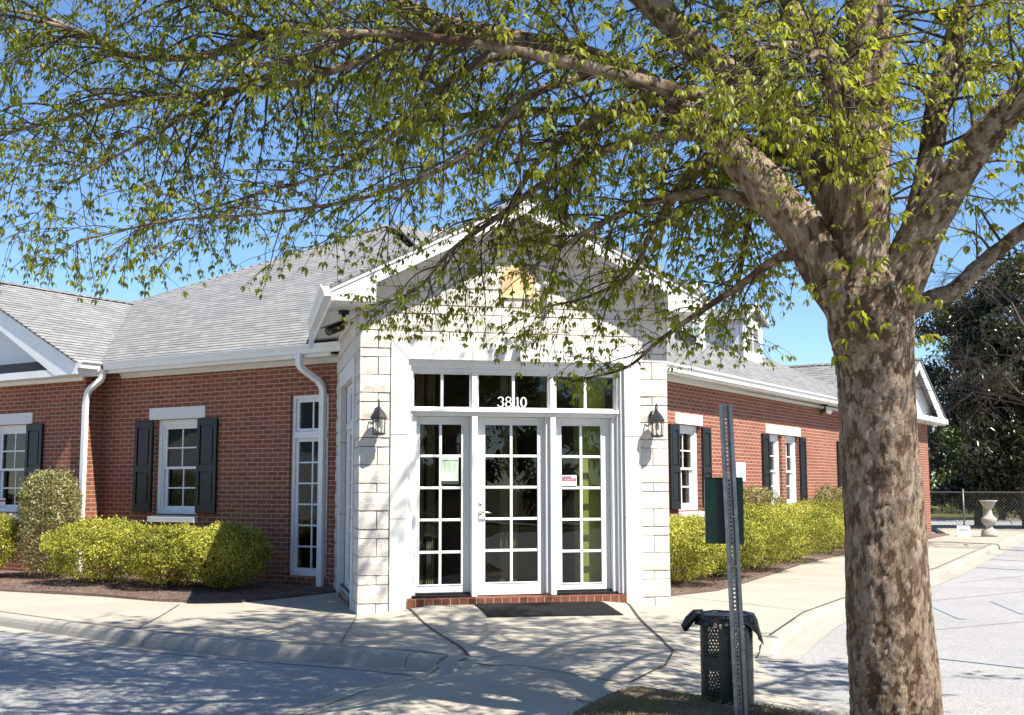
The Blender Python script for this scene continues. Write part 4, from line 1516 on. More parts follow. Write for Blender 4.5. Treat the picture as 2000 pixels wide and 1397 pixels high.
# ---- dormers on the right slope
def dormer(u0, u1, run0):
    zb_ = EL + .5 * run0
    wh = .95
    y0 = RO - .4 + run0 - RO                 # local y in FR frame
    depth = 2.6
    um = (u0 + u1) / 2
    hw = (u1 - u0) / 2
    mb = MB()
    mb.box(u0, u1, y0, y0 + depth, zb_ - .3, zb_ + wh)
    mb.prism([(u0, zb_ + wh), (u1, zb_ + wh), (um, zb_ + wh + .5 * hw)], 'y', y0, y0 + depth)
    o = part(mb, 'dormer', M['siding'], FR)
    t = MB()
    # white front trim
    boxes_frame(t, u0 - .02, u1 + .02, zb_ - .02, zb_ + wh, .20, .20, .14, .12, y0 - .035, y0 - .004)
    for s_ in (-1, 1):
        a = um + s_ * (hw + .16)
        p = [(a, zb_ + wh - .08), (um, zb_ + wh + .5 * hw), (um, zb_ + wh + .5 * hw + .12), (a, zb_ + wh + .04)]
        if s_ > 0: p = p[::-1]
        t.prism(p, 'y', y0 - .16, y0 - .13)
    sub(t, 'trim', M['white'], o)
    wv = MB()
    boxes_frame(wv, u0 + .2, u1 - .2, zb_ + .14, zb_ + wh - .12, .05, .05, .05, .05, y0 - .03, y0 - .002)
    wv.box(um - .012, um + .012, y0 - .026, y0 - .006, zb_ + .19, zb_ + wh - .17)
    wv.box(u0 + .25, um - .013, y0 - .026, y0 - .006, zb_ + .5, zb_ + .525)
    wv.box(um + .013, u1 - .25, y0 - .026, y0 - .006, zb_ + .5, zb_ + .525)
    sub(wv, 'window', M['white'], o)
    g = MB()
    g.quad((u0 + .22, y0 - .012, zb_ + .16), (u1 - .22, y0 - .012, zb_ + .16), (u1 - .22, y0 - .012, zb_ + wh - .14), (u0 + .22, y0 - .012, zb_ + wh - .14))
    sub(g, 'pane', M['glass'], o)
    rf = MB()
    ov = .16
    for s_ in (-1, 1):
        a = um + s_ * (hw + ov)
        za_ = zb_ + wh - .5 * ov
        zr = zb_ + wh + .5 * hw
        q = [(a, y0 - .17, za_ + .04), (um, y0 - .17, zr + .04), (um, y0 + depth, zr + .04), (a, y0 + depth, za_ + .04)]
        if s_ > 0: q = q[::-1]
        rf.quad(*q)
        rf.quad(*[(v[0], v[1], v[2] - .03) for v in q[::-1]])
    sub(rf, 'dormer_roof', M['shingle'], o)
dormer(12.2, 13.4, 2.1)
dormer(15.5, 16.73, 2.0)

# ================================================================== THINGS ON THE BUILDING
def add_text(body, size, mat, parent, loc, name='lettering', F=None, align='CENTER', xs=1.0, bold=0.0):
    cu = bpy.data.curves.new(name, 'FONT')
    cu.body = body; cu.size = size; cu.align_x = align; cu.extrude = 0.0; cu.offset = bold
    tmp = bpy.data.objects.new('tmp', cu)
    COL.objects.link(tmp)
    bpy.context.view_layer.update()
    dg_ = bpy.context.evaluated_depsgraph_get()
    me = bpy.data.meshes.new_from_object(tmp.evaluated_get(dg_))
    bpy.data.objects.remove(tmp)
    bpy.data.curves.remove(cu)
    # text lies in XY: stand it up in XZ
    for v in me.vertices:
        x, y, z = v.co
        v.co = (x * xs + loc[0], loc[1], y + loc[2])
    me.materials.clear()
    me.materials.append(mat)
    o = bpy.data.objects.new(name, me)
    COL.objects.link(o)
    o.parent = parent
    if F is not None: o.matrix_basis = F
    return o

def lantern(loc, label):
    r = empty('wall_lantern', loc)
    tag(r, label, 'lantern', 'wall lanterns beside the entrance')
    b = MB()
    b.lathe([(0, 0), (.055, 0), (.058, .008), (.045, .02), (0, .022)], n=20)
    b.v = [(v[0] * .8, -v[2], .07 + v[1] * 1.25) for v in b.v]
    b.build('backplate', M['dark_metal'], r, None, True)
    a = MB()
    pts = [(0, -.02, .06), (0, -.06, .085), (0, -.10, .13), (0, -.115, .18), (0, -.135, .21), (0, -.16, .20), (0, -.165, .165), (0, -.155, .145), (0, -.15, .13)]
    a.tube(pts, [.010, .010, .009, .008, .008, .007, .007, .008, .012], 8)
    a.tube([(0, -.05, .075), (0, -.085, .02), (0, -.09, -.02)], [.007, .006, .004], 6)
    a.build('arm', M['dark_metal'], r, None, True)
    c = (0, -.15, 0)
    rf = MB()
    rf.lathe([(.012, .135), (.02, .125), (.026, .11), (.045, .095), (.075, .055), (.094, .02), (.100, .008), (.094, .0), (.07, .004)], c, 8)
    rf.build('hood', M['dark_metal'], r)
    cg = MB()
    n = 8
    for k in range(n):
        t = 2 * math.pi * (k + .5) / n
        cg.tube([(c[0] + .074 * math.cos(t), c[1] + .074 * math.sin(t), .004), (c[0] + .066 * math.cos(t), c[1] + .066 * math.sin(t), -.165)], .0045, 5)
    cg.lathe([(.0, -.188), (.03, -.186), (.066, -.176), (.080, -.168), (.080, -.160), (.066, -.158), (.0, -.158)], c, 8)
    cg.build('cage', M['dark_metal'], r)
    g = MB()
    i0 = 0
    for k in range(n):
        t0 = 2 * math.pi * (k + .5) / n; t1 = 2 * math.pi * (k + 1.5) / n
        g.quad((c[0] + .064 * math.cos(t0), c[1] + .064 * math.sin(t0), -.158), (c[0] + .064 * math.cos(t1), c[1] + .064 * math.sin(t1), -.158),
               (c[0] + .071 * math.cos(t1), c[1] + .071 * math.sin(t1), .0), (c[0] + .071 * math.cos(t0), c[1] + .071 * math.sin(t0), .0))
    g.build('glass', M['clear'], r)
    bl = MB()
    bl.lathe([(.0, -.16), (.017, -.155), (.017, -.11), (.012, -.108), (.02, -.09), (.029, -.065), (.026, -.04), (.012, -.02), (0, -.016)], c, 14)
    bl.build('bulb', M['bulb'], r, None, True)
    return r
lantern((.197, -.012, 2.03), 'black wall lantern with clear glass on the left stone pier')
lantern((3.452, -.012, 2.03), 'weathered wall lantern catching the sun on the right stone pier')

def bullet_camera(loc, aim, label, mat, size=1.0, mount='ceiling'):
    r = empty('security_camera', loc)
    tag(r, label, 'camera')
    b = MB()
    b.lathe([(0, 0), (.055, 0), (.055, -.03), (.048, -.038), (0, -.038)], n=20)
    b.v = [(v[0] * size, v[1] * size, v[2] * size) for v in b.v]
    b.build('base', mat, r, None, False)
    d = Vector(aim).normalized()
    j = Vector((0, 0, -.12 * size))
    a = MB()
    a.tube([(0, 0, -.03 * size), tuple(j), tuple(j + d * .06 * size - Z * .02 * size)], .02 * size, 10)
    a.build('bracket', mat, r, None, True)
    h_ = MB()
    p0 = j + d * .02 * size - Z * .03 * size
    h_.tube([tuple(p0), tuple(p0 + d * .005), tuple(p0 + d * .2 * size), tuple(p0 + d * .205 * size)], [.03 * size, .045 * size, .045 * size, .04 * size], 14)
    sx = d.cross(Z).normalized(); sz = sx.cross(d)
    F = frame_of(tuple(p0 + sz * .048 * size + d * .11 * size), tuple(d), tuple(sx), tuple(sz))
    h_.box(-.10 * size, .135 * size, -.045 * size, .045 * size, -.004, .008 * size, 0, F)
    h_.build('housing', mat, r, None, False, .003)
    l_ = MB()
    l_.tube([tuple(p0 + d * .205 * size), tuple(p0 + d * .209 * size)], .032 * size, 14)
    l_.build('lens', M['black_ink'], r)
    return r
bullet_camera((-.16, .42, 3.316), (-.72, -.52, -.36), 'black bullet camera hanging under the left eave of the entrance gable', M['dark_metal'], 1.15)
bullet_camera((3.80, .15, 3.316), (.75, -.5, -.42), 'grey floodlight camera at the right eave of the entrance', M['galv'], 1.25)
bullet_camera((2.15, -.04, 3.66), (.5, -.7, -.25), 'small white camera with black lens on the entrance gable', M['white'], .7)

# twin-head white floodlight over the entrance
r = empty('floodlight', (1.775, -.03, 3.02))
tag(r, 'white round twin floodlight above the entrance lintel', 'floodlight')
b = MB()
b.lathe([(0, 0), (.06, 0), (.062, .015), (.05, .028), (0, .03)], n=20)
b.v = [(v[0], -v[2] + .02, v[1]) for v in b.v]
b.build('base', M['white'], r, None, True)
for sg in (-1, 1):
    hd = MB()
    d = Vector((sg * .35, -.75, -.5)).normalized()
    p = Vector((sg * .06, -.05, -.01))
    hd.tube([(sg * .02, -.02, 0), tuple(p)], .012, 8)
    hd.tube([tuple(p), tuple(p + d * .03), tuple(p + d * .10), tuple(p + d * .14)], [.018, .035, .055, .06], 16)
    hd.build('lamp_head', M['white'], r, None, True)
# floodlight under the right eave
r = empty('eave_floodlight', tuple(FR @ Vector((15.9, -.17, 3.10))))
tag(r, 'dark eave floodlight with a white bulb above the right brick wall', 'floodlight')
b = MB()
b.lathe([(0, 0), (.07, 0), (.07, -.03), (0, -.035)], n=16)
b.tube([(0, 0, -.03), (0, 0, -.12)], .02, 8)
b.tube([(0, 0, -.12), (-.10, .02, -.17)], .05, 10)
b.build('housing', M['dark_metal'], r)
b = MB()
b.tube([(.02, .02, -.12), (.10, .08, -.14), (.20, .16, -.15), (.26, .2, -.15)], [.03, .06, .06, .03], 12)
b.build('bulb', M['bulb'], r, None, True)

# orange emblem high on the gable
r = empty('gable_emblem', (1.815, -.03, 3.62))
tag(r, 'orange and yellow fan shaped emblem on the stone gable', 'emblem')
e = MB()
pts = []
for k in range(25):
    a = math.pi * (1.0 - k / 24)
    rr = .19 + (.035 if k % 2 else 0)
    pts.append((rr * math.cos(a) * .95, .02 + rr * math.sin(a) * 1.05))
e.prism([(-.2, -.06), (.2, -.06)][::1] + pts[::-1], 'y', 0, .02)
e.build('fan', M['orange'], r)
e = MB()
e.prism([(-.21, -.16), (.21, -.16), (.205, -.064), (-.205, -.064)], 'y', -.002, .02)
e.build('band', M['yellow'], r)

# notices on the glass
r = empty('paper_notice', (1.062, .199, 1.485))
tag(r, 'pale green office hours sheet taped inside the left door', 'notice')
p = MB()
p.box(-.096, .096, -.001, .001, -.14, .14)
p.build('sheet', M['paper'], r)
add_text('OFFICE HOURS', .026, M['black_ink'], r, (0, -.003, .085), bold=.0006)
for k, ln in enumerate(('Mon  7:30am - 5:30pm', 'Tue  7:30am - 5:30pm', 'Wed  7:30am - 5:30pm', 'Thur  7:30am - 5pm', 'Fri  7:30am - 5pm')):
    add_text(ln, .0175, M['black_ink'], r, (0, -.003, .060 - k * .0225))
p = MB()
p.box(-.1045, .1045, .002, .004, -.178, -.142)
p.build('holder', M['black_ink'], r)
r = empty('window_sticker', (2.478, .196, 1.349))
tag(r, 'small blue, red and white sticker on the right glazed door', 'sticker')
p = MB()
p.box(-.092, .092, -.001, .001, -.064, .062)
p.build('sheet', M['white_paper'], r)
p = MB(); p.box(-.084, .030, -.003, -.0015, .028, .054); p.build('blue_band', M['blue_ink'], r)
p = MB(); p.box(-.084, .084, -.003, -.0015, -.008, .026); p.build('red_band', M['red_ink'], r)
add_text('PROPERTY', .022, M['white_paper'], r, (-.027, -.0042, .033))
add_text('SECURED BY', .020, M['white_paper'], r, (0, -.0042, .002))
add_text('803-773-4187', .024, M['black_ink'], r, (0, -.003, -.05))
FW = FL @ Matrix.Translation((-9.62, -.29, 1.04))
r = empty('window_sticker', tuple(FW.translation), -math.pi / 4)
tag(r, 'small red and white sticker in the far left brick wall window', 'sticker')
p = MB(); p.box(-.075, .075, -.001, .001, -.07, .05); p.build('sheet', M['white_paper'], r)
p = MB(); p.box(-.075, .075, -.003, -.0015, -.012, .024); p.build('red_band', M['red_ink'], r)
add_text('803-773', .022, M['teal_ink'], r, (0, -.003, -.05))
# small notice plate on the right brick wall
FS = FR @ Matrix.Translation((11.02, -.012, 1.56))
r = empty('wall_sign', tuple(FS.translation), math.pi / 4)
tag(r, 'white notice plate with pale teal lettering on the right brick wall', 'sign')
p = MB(); p.box(-.235, .235, 0, .008, -.20, .16); p.build('plate', M['white_paper'], r, bevel=.002)
p = MB(); p.box(-.17, .17, -.003, -.001, -.13, .125); p.build('panel', M['pale_teal'], r)
for k, ln in enumerate(('PRIVATE', 'PROPERTY', 'PLEASE')):
    add_text(ln, .05, M['teal_ink'], r, (0, -.005, .075 - k * .048))
add_text('PARK', .10, M['teal_ink'], r, (0, -.005, -.10), bold=.002)

# door mat
r = empty('door_mat', (2.06, -.44, 0), rad(-3))
tag(r, 'black rubber door mat on the paving before the entrance', 'door mat')
m_ = MB()
NX, NY = 30, 16
x0, x1, y0, y1 = -.745, .745, -.40, .36
def mzf(x, y):
    wx, wy = 2.06 + x, -.44 + y
    return walk_z(wx, wy) + .014
vs = {}
for i in range(NX + 1):
    for j in range(NY + 1):
        x = x0 + (x1 - x0) * i / NX; y = y0 + (y1 - y0) * j / NY
        x += -.05 * (y - y0) / (y1 - y0)
        e_ = min(i, NX - i, j, NY - j)
        vs[i, j] = len(m_.v)
        m_.v.append((x, y, mzf(x, y) - (.011 if e_ == 0 else 0)))
for i in range(NX):
    for j in range(NY):
        m_.f.append((vs[i, j], vs[i + 1, j], vs[i + 1, j + 1], vs[i, j + 1])); m_.mi.append(0)
m_.build('pile', M['rubber'], r)

# ================================================================== STREET FURNITURE
# u-channel post, punched at one inch pitch
PB = Vector((1.744, -6.276, -.30))
r = empty('sign_post', tuple(PB))
tag(r, 'galvanised u channel steel post with punched holes in the turf island', 'post')
pm = MB()
HT = 2.09
LEAN = Matrix.Shear('XY', 4, (-.030, 0.0)) if False else Matrix(((1, 0, -.029, 0), (0, 1, .004, 0), (0, 0, 1, 0), (0, 0, 0, 1)))
ROT = Matrix.Rotation(rad(-16), 4, 'Z')
th = .004
def P3(x, y, z):
    return tuple(LEAN @ (ROT @ Vector((x, y, z))))
def slab(a, b, z0, z1, t=th):
    """vertical plate between plan points a,b"""
    a = Vector(a); b = Vector(b); d = (b - a).normalized(); nn = Vector((-d.y, d.x)) * t * .5
    q = [a + nn, a - nn, b - nn, b + nn]
    i = len(pm.v)
    pm.v += [P3(p.x, p.y, z0) for p in q] + [P3(p.x, p.y, z1) for p in q]
    for f in ((0, 3, 2, 1), (4, 5, 6, 7), (0, 1, 5, 4), (1, 2, 6, 5), (2, 3, 7, 6), (3, 0, 4, 7)):
        pm.f.append(tuple(i + k for k in f)); pm.mi.append(0)
fl = [(-.041, -.022), (-.021, -.022), (-.014, .014), (.014, .014), (.021, -.022), (.041, -.022)]
slab(fl[0], fl[1], 0, HT); slab(fl[1], fl[2], 0, HT); slab(fl[3], fl[4], 0, HT); slab(fl[4], fl[5], 0, HT)
slab((-.014, .014), (-.0055, .014), 0, HT); slab((.0055, .014), (.014, .014), 0, HT)
z = 0.0
while z < HT - .0254:
    slab((-.0055, .014), (.0055, .014), z, z + .0144)
    z += .0254
slab((-.0055, .014), (.0055, .014), HT - .02, HT)
pm.build('channel', M['galv'], r)
bo = MB()
for zz in (1.10, 1.40, .72):
    c = LEAN @ (ROT @ Vector((.004, -.02, zz)))
    bo.tube([tuple(c), tuple(c + Vector((.026, -.012, .001)))], .0045, 8)
bo.build('bolt', M['silver'], r, None, True)

# green bag dispenser bolted to the far side of the post
bx = empty('bag_dispenser', (1.705, -6.20, .93))
tag(bx, 'dark green metal bag dispenser box on the far side of the post', 'dispenser')
RB = Matrix.Rotation(rad(-20), 4, 'Z')
b = MB()
Wd, Hh, Dp = .236, .405, .13
prof = [(.0, 0), (Dp, 0), (Dp, Hh * .62), (Dp * .72, Hh), (0, Hh)]
def bxp(x, y, z): return tuple(RB @ Vector((x, y, z)))
i0 = len(b.v)
for x in (-Wd / 2 - .012, Wd / 2 - .012):
    b.v += [bxp(x, p[0], p[1]) for p in prof]
n = len(prof)
b.f.append(tuple(range(i0, i0 + n))); b.mi.append(0)
b.f.append(tuple(range(i0 + n, i0 + 2 * n))[::-1]); b.mi.append(0)
for k in range(n):
    b.f.append((i0 + k, i0 + n + k, i0 + n + (k + 1) % n, i0 + (k + 1) % n)); b.mi.append(0)
b.build('case', M['green_paint'], bx, None, False, .004)
b = MB()
i0 = 0
b.box(-.055, .055, -.014, -.001, .0, Hh - .002, 0, RB)
b.build('mounting_plate', M['black_paint'], bx, None, False, .002)
b = MB()
b.box(-Wd / 2 - .016, Wd / 2 - .008, -.006, Dp * .74, Hh + .0005, Hh + .006, 0, RB)
b.build('lid', M['green_paint'], bx, None, False, .002)

# perforated bin
CX, CY = 1.90, -5.70
CZ = walk_z(CX, CY)
r = empty('litter_bin', (CX, CY, CZ))
tag(r, 'perforated dark green steel litter bin behind the post', 'litter bin')
RC = .172
HC = .61
n = 96
def shell(name, mat, z0, z1, rr, parent):
    me = bpy.data.meshes.new(name)
    vs = []; fs = []
    for j in range(2):
        for k in range(n + 1):
            a = 2 * math.pi * k / n
            vs.append((rr * math.cos(a), rr * math.sin(a), (z0, z1)[j]))
    for k in range(n):
        fs.append((k, k + 1, n + 1 + k + 1, n + 1 + k))
    me.from_pydata(vs, [], fs)
    uv = me.uv_layers.new(name='UVMap')
    for p_ in me.polygons:
        p_.use_smooth = True
        for li in p_.loop_indices:
            vi = me.loops[li].vertex_index
            uv.data[li].uv = ((vi % (n + 1)) / n * 2 * math.pi * .173, vs[vi][2])
    me.materials.append(mat)
    return link(name, me, parent)
shell('shell', M['can'], .012, HC, RC, r)
b = MB()
b.lathe([(RC - .012, HC - .004), (RC + .004, HC - .012), (RC + .010, HC), (RC + .004, HC + .010), (RC - .012, HC + .006)], n=48)
b.lathe([(0, .01), (RC - .003, .01), (RC - .003, .03), (0, .03)], n=48)
b.build('rim', M['black_paint'], r, None, True)
# bag hanging over the rim
r = empty('bin_liner', (CX, CY, CZ + HC))
tag(r, 'black plastic bag folded over the rim of the litter bin', 'bin bag')
b = MB()
N_ = 72
rows = []
rg_ = random.Random(4)
for lv in range(8):
    row = []
    for k in range(N_):
        a = 2 * math.pi * k / N_
        t = lv / 7
        wob = noise.noise((math.cos(a) * 2.5, math.sin(a) * 2.5, lv * .35)) * .02 + noise.noise((math.cos(a) * 9, math.sin(a) * 9, lv * .5)) * .008
        drop = .075 + .05 * noise.noise((math.cos(a) * 1.6, math.sin(a) * 1.6, 4.0))
        # a big tail on the camera's right side
        drop += .11 * math.exp(-((a - 5.9) / .35) ** 2)
        if lv == 0: rr, zz = RC - .05, -.05
        elif lv == 1: rr, zz = RC - .012, .012
        elif lv == 2: rr, zz = RC + .012, .016
        else:
            q = (lv - 2) / 5
            rr = RC + .017 + .014 * q + wob * (.5 + q); zz = .012 - drop * q
        rr += .02 * math.exp(-((a - 5.9) / .35) ** 2) * max(0, lv - 2) / 5 * 1.6
        row.append((rr * math.cos(a), rr * math.sin(a), zz + wob * .3))
    rows.append(row)
for lv in range(7):
    for k in range(N_):
        b.quad(rows[lv][k], rows[lv][(k + 1) % N_], rows[lv + 1][(k + 1) % N_], rows[lv + 1][k])
b.poly(rows[0])
# the stretched ear on the left
dirl = Vector((-.975, .22, 0))
q0 = Vector(rows[2][0]) * 0 + dirl * (RC + .0)
pts = [dirl * (RC - .02) + Z * .012, dirl * (RC + .03) + Z * .008, dirl * (RC + .07) - Z * .03, dirl * (RC + .10) - Z * .075, dirl * (RC + .095) - Z * .10]
b.tube([tuple(p) for p in pts], [.03, .034, .034, .03, .012], 9)
b.build('bag', M['plastic'], r, None, True)

# ================================================================== SHRUBS
def shrub(name, label, cat, loc, rx, ry, h, leaf, nl_, seed, mat, ll=(.022, .040), wr=.55, lumps=.22, p=2.15, group=None, rz=0.0, up=.4, base=.06):
    r = np.random.default_rng(seed)
    nl = int(nl_ * 1.7)
    root = empty(name, loc, rz)
    tag(root, label, cat, group)
    # points on a lumpy superellipsoid shell
    d = nrm(r.normal(0, 1, (nl, 3)))
    d[:, 2] = np.abs(d[:, 2]) * np.where(r.random(nl) < .36, -.9, 1)
    d = nrm(d)
    k = (np.abs(d[:, 0]) ** p + np.abs(d[:, 1]) ** p + np.abs(d[:, 2]) ** p) ** (-1 / p)
    lum = np.array([noise.noise((q[0] * 2.4 + seed, q[1] * 2.4, q[2] * 2.4)) for q in d]) * lumps + np.array([noise.noise((q[0] * 7 + seed, q[1] * 7, q[2] * 7)) for q in d]) * lumps * .75
    depth = 1 - np.where(r.random(nl) < .70, r.random(nl) ** 1.3 * .16, r.random(nl) * .75)
    sprig = np.where(r.random(nl) < .05, r.uniform(1.02, 1.15, nl), 1)
    rad_ = k * (1 + lum) * depth * sprig
    hz_ = h * .5
    pos = np.stack([d[:, 0] * rad_ * rx, d[:, 1] * rad_ * ry, hz_ * 1.02 + base + d[:, 2] * rad_ * hz_], 1)
    pos[:, 2] = np.maximum(pos[:, 2], .02)
    nor = nrm(d + r.normal(0, .8, (nl, 3)))
    ax = np.cross(nor, r.normal(0, 1, (nl, 3))) + np.stack([d[:, 0] * .5, d[:, 1] * .5, np.full(nl, up)], 1)
    patch = np.array([noise.noise((q[0] * 1.6 + seed * 3, q[1] * 1.6, q[2] * 1.6)) for q in d])
    tint = np.clip(r.normal(.46 + .10 * math.sin(seed * 2.3), .22, nl) + .6 * lum + .38 * patch, 0, 1)
    L_ = r.uniform(ll[0], ll[1], nl)
    me = leaf_mesh('foliage', pos, ax, nor, L_, L_ * wr, tint, mat, .12, True)
    link('foliage', me, root)
    s = MB()
    rs = random.Random(seed)
    for q in range(9):
        a = rs.uniform(0, 6.28); rr = rs.uniform(.3, .8)
        e_ = Vector((rx * rr * math.cos(a), ry * rr * math.sin(a), h * rs.uniform(.45, .75)))
        s.tube([(e_.x * .12, e_.y * .12, -.02), tuple(e_ * .5 + Vector((0, 0, .05))), tuple(e_)], [.016, .010, .004], 5)
    s.build('stem', M['wood'], root)
    return root
GR = 'golden clipped shrubs along the brick walls'
GL = M['shrub_leaf']
ZB = ZW + .02
shrub('golden_shrub', 'golden green clipped shrub at the far left under the wing window', 'shrub', (-5.32, 6.15, ZB), .74, .70, .98, 0, 15000, 21, GL, group=GR)
shrub('variegated_shrub', 'tall cream mottled shrub beside the left downspout', 'shrub', (-4.16, 6.05, ZB), .43, .42, 1.54, 0, 8000, 22, M['var_leaf'], (.03, .06), .34, .16, 3.2)
shrub('golden_shrub', 'largest golden green shrub in the sun below the left wall window', 'shrub', (-3.22, 4.88, ZB), .80, .72, .86, 0, 17000, 23, GL, group=GR)
shrub('golden_shrub', 'golden shrub right of the window, cut by the shadow edge', 'shrub', (-2.22, 3.95, ZB), .68, .64, .78, 0, 15000, 24, GL, group=GR)
shrub('golden_shrub', 'dark shaded shrub in the corner beside the sidelight window', 'shrub', (-1.50, 3.44, ZB), .60, .58, .80, 0, 12000, 25, GL, group=GR)
shrub('golden_shrub', 'golden shrub nearest the right stone pier', 'shrub', (4.72, 2.60, ZB), .72, .72, .92, 0, 14000, 31, GL, group=GR)
shrub('golden_shrub', 'golden shrub directly behind the green dispenser box', 'shrub', (5.75, 3.66, ZB), .72, .74, .82, 0, 14000, 32, GL, group=GR)
shrub('golden_shrub', 'golden shrub right of the dispenser with its foot on the walk', 'shrub', (6.98, 4.98, ZB), .80, .82, .98, 0, 14000, 33, GL, group=GR)
shrub('golden_shrub', 'golden shrub below the paired windows', 'shrub', (8.62, 6.98, ZB), .95, .86, .98, 0, 13000, 34, GL, group=GR)
shrub('golden_shrub', 'golden shrub just left of the elm trunk by the far window', 'shrub', (10.35, 8.85, ZB), 1.05, .92, 1.02, 0, 12000, 35, GL, group=GR)
shrub('golden_shrub', 'golden shrub mostly hidden behind the elm trunk', 'shrub', (12.0, 10.6, ZB), 1.0, .9, .98, 0, 9000, 36, GL, group=GR)
shrub('variegated_shrub', 'round cream mottled shrub under the paired windows', 'shrub', (8.05, 7.45, ZB), .66, .62, 1.26, 0, 7000, 37, M['var_leaf'], (.035, .07), .34, .16, 2.6)
shrub('variegated_shrub', 'cream mottled shrub against the wall beside the elm trunk', 'shrub', (11.5, 11.0, ZB), .62, .58, 1.26, 0, 5000, 38, M['var_leaf'], (.04, .075), .34, .16, 2.6)

# ================================================================== THE ELM
def vor_hash(c):
    v = math.sin(c[0] * 12.9898 + c[1] * 78.233 + c[2] * 37.719) * 43758.5453
    return v - math.floor(v)
def flake(p, sc):
    q = Vector((p[0] * sc, p[1] * sc, p[2] * sc * .5))
    nv = noise.noise_vector(q * .9) * .6 + noise.noise_vector(q * 2.7) * .35 + noise.noise_vector(q * 7) * .16
    q = q + nv
    dist, pts = noise.voronoi(q, distance_metric='DISTANCE', exponent=2.5)
    h = vor_hash(pts[0])
    big = noise.noise((p[0] * 2.3, p[1] * 2.3, p[2] * 1.5))
    return max(0, min(1, h * .82 + .09 + big * .22)), dist[1] - dist[0]

def spline(pts, n):
    """Catmull-Rom through (x,y,z,r)"""
    P = [np.array(p, float) for p in pts]
    P = [2 * P[0] - P[1]] + P + [2 * P[-1] - P[-2]]
    out = []
    segs = len(P) - 3
    for i in range(segs):
        for k in range(n):
            t = k / n
            a, b, c, d = P[i:i + 4]
            out.append(.5 * ((2 * b) + (-a + c) * t + (2 * a - 5 * b + 4 * c - d) * t * t + (-a + 3 * b - 3 * c + d) * t ** 3))
    out.append(P[-2])
    return np.array(out)

def bark_limb(name, pts, nper, nseg, parent, origin, flutes=0.0, seed=0, rootflare=0.0, relief=.006):
    S_ = spline(pts, nper)
    n = len(S_)
    co = np.zeros((n, nseg, 3)); tint = np.zeros((n, nseg))
    prevx = None
    for k in range(n):
        p = Vector(S_[k, :3]); r_ = max(.002, S_[k, 3])
        d = Vector(S_[min(k + 1, n - 1), :3] - S_[max(k - 1, 0), :3]).normalized()
        x = Vector((.3, .95, .05)) if prevx is None else prevx
        x = (x - d * x.dot(d)).normalized(); prevx = x
        y = d.cross(x)
        for j in range(nseg):
            a = 2 * math.pi * j / nseg
            dr = x * math.cos(a) + y * math.sin(a)
            rr = r_
            if flutes:
                rr *= 1 + flutes * noise.noise((math.cos(a) * 1.5 + seed, math.sin(a) * 1.5, p.z * .9)) + flutes * .5 * noise.noise((math.cos(a) * 3.4 + seed, math.sin(a) * 3.4, p.z * 1.6))
            else:
                rr *= 1 + .10 * noise.noise((math.cos(a) * 1.5 + seed, math.sin(a) * 1.5, k * .12))
            q = p + dr * rr
            f, e = flake(q, 28.0)
            edge = min(1, e * 4.5)
            rel = relief * min(1.0, r_ / .06)
            q = q + dr * (rel * (f - .35) * edge * 1.6 + rel * .35 * noise.noise(q * 40))
            co[k, j] = q - Vector(origin)
            tint[k, j] = f * (.55 + .45 * edge)
    faces = []
    idx = np.arange(n * nseg).reshape(n, nseg)
    a = idx[:-1]; b = np.roll(idx, -1, 1)[:-1]; c = np.roll(idx, -1, 1)[1:]; d_ = idx[1:]
    faces = np.stack([a, b, c, d_], -1).reshape(-1, 4)
    me = fast_mesh(name, co.reshape(-1, 3), faces, tint.ravel(), [M['bark']], True)
    return link(name, me, parent), S_

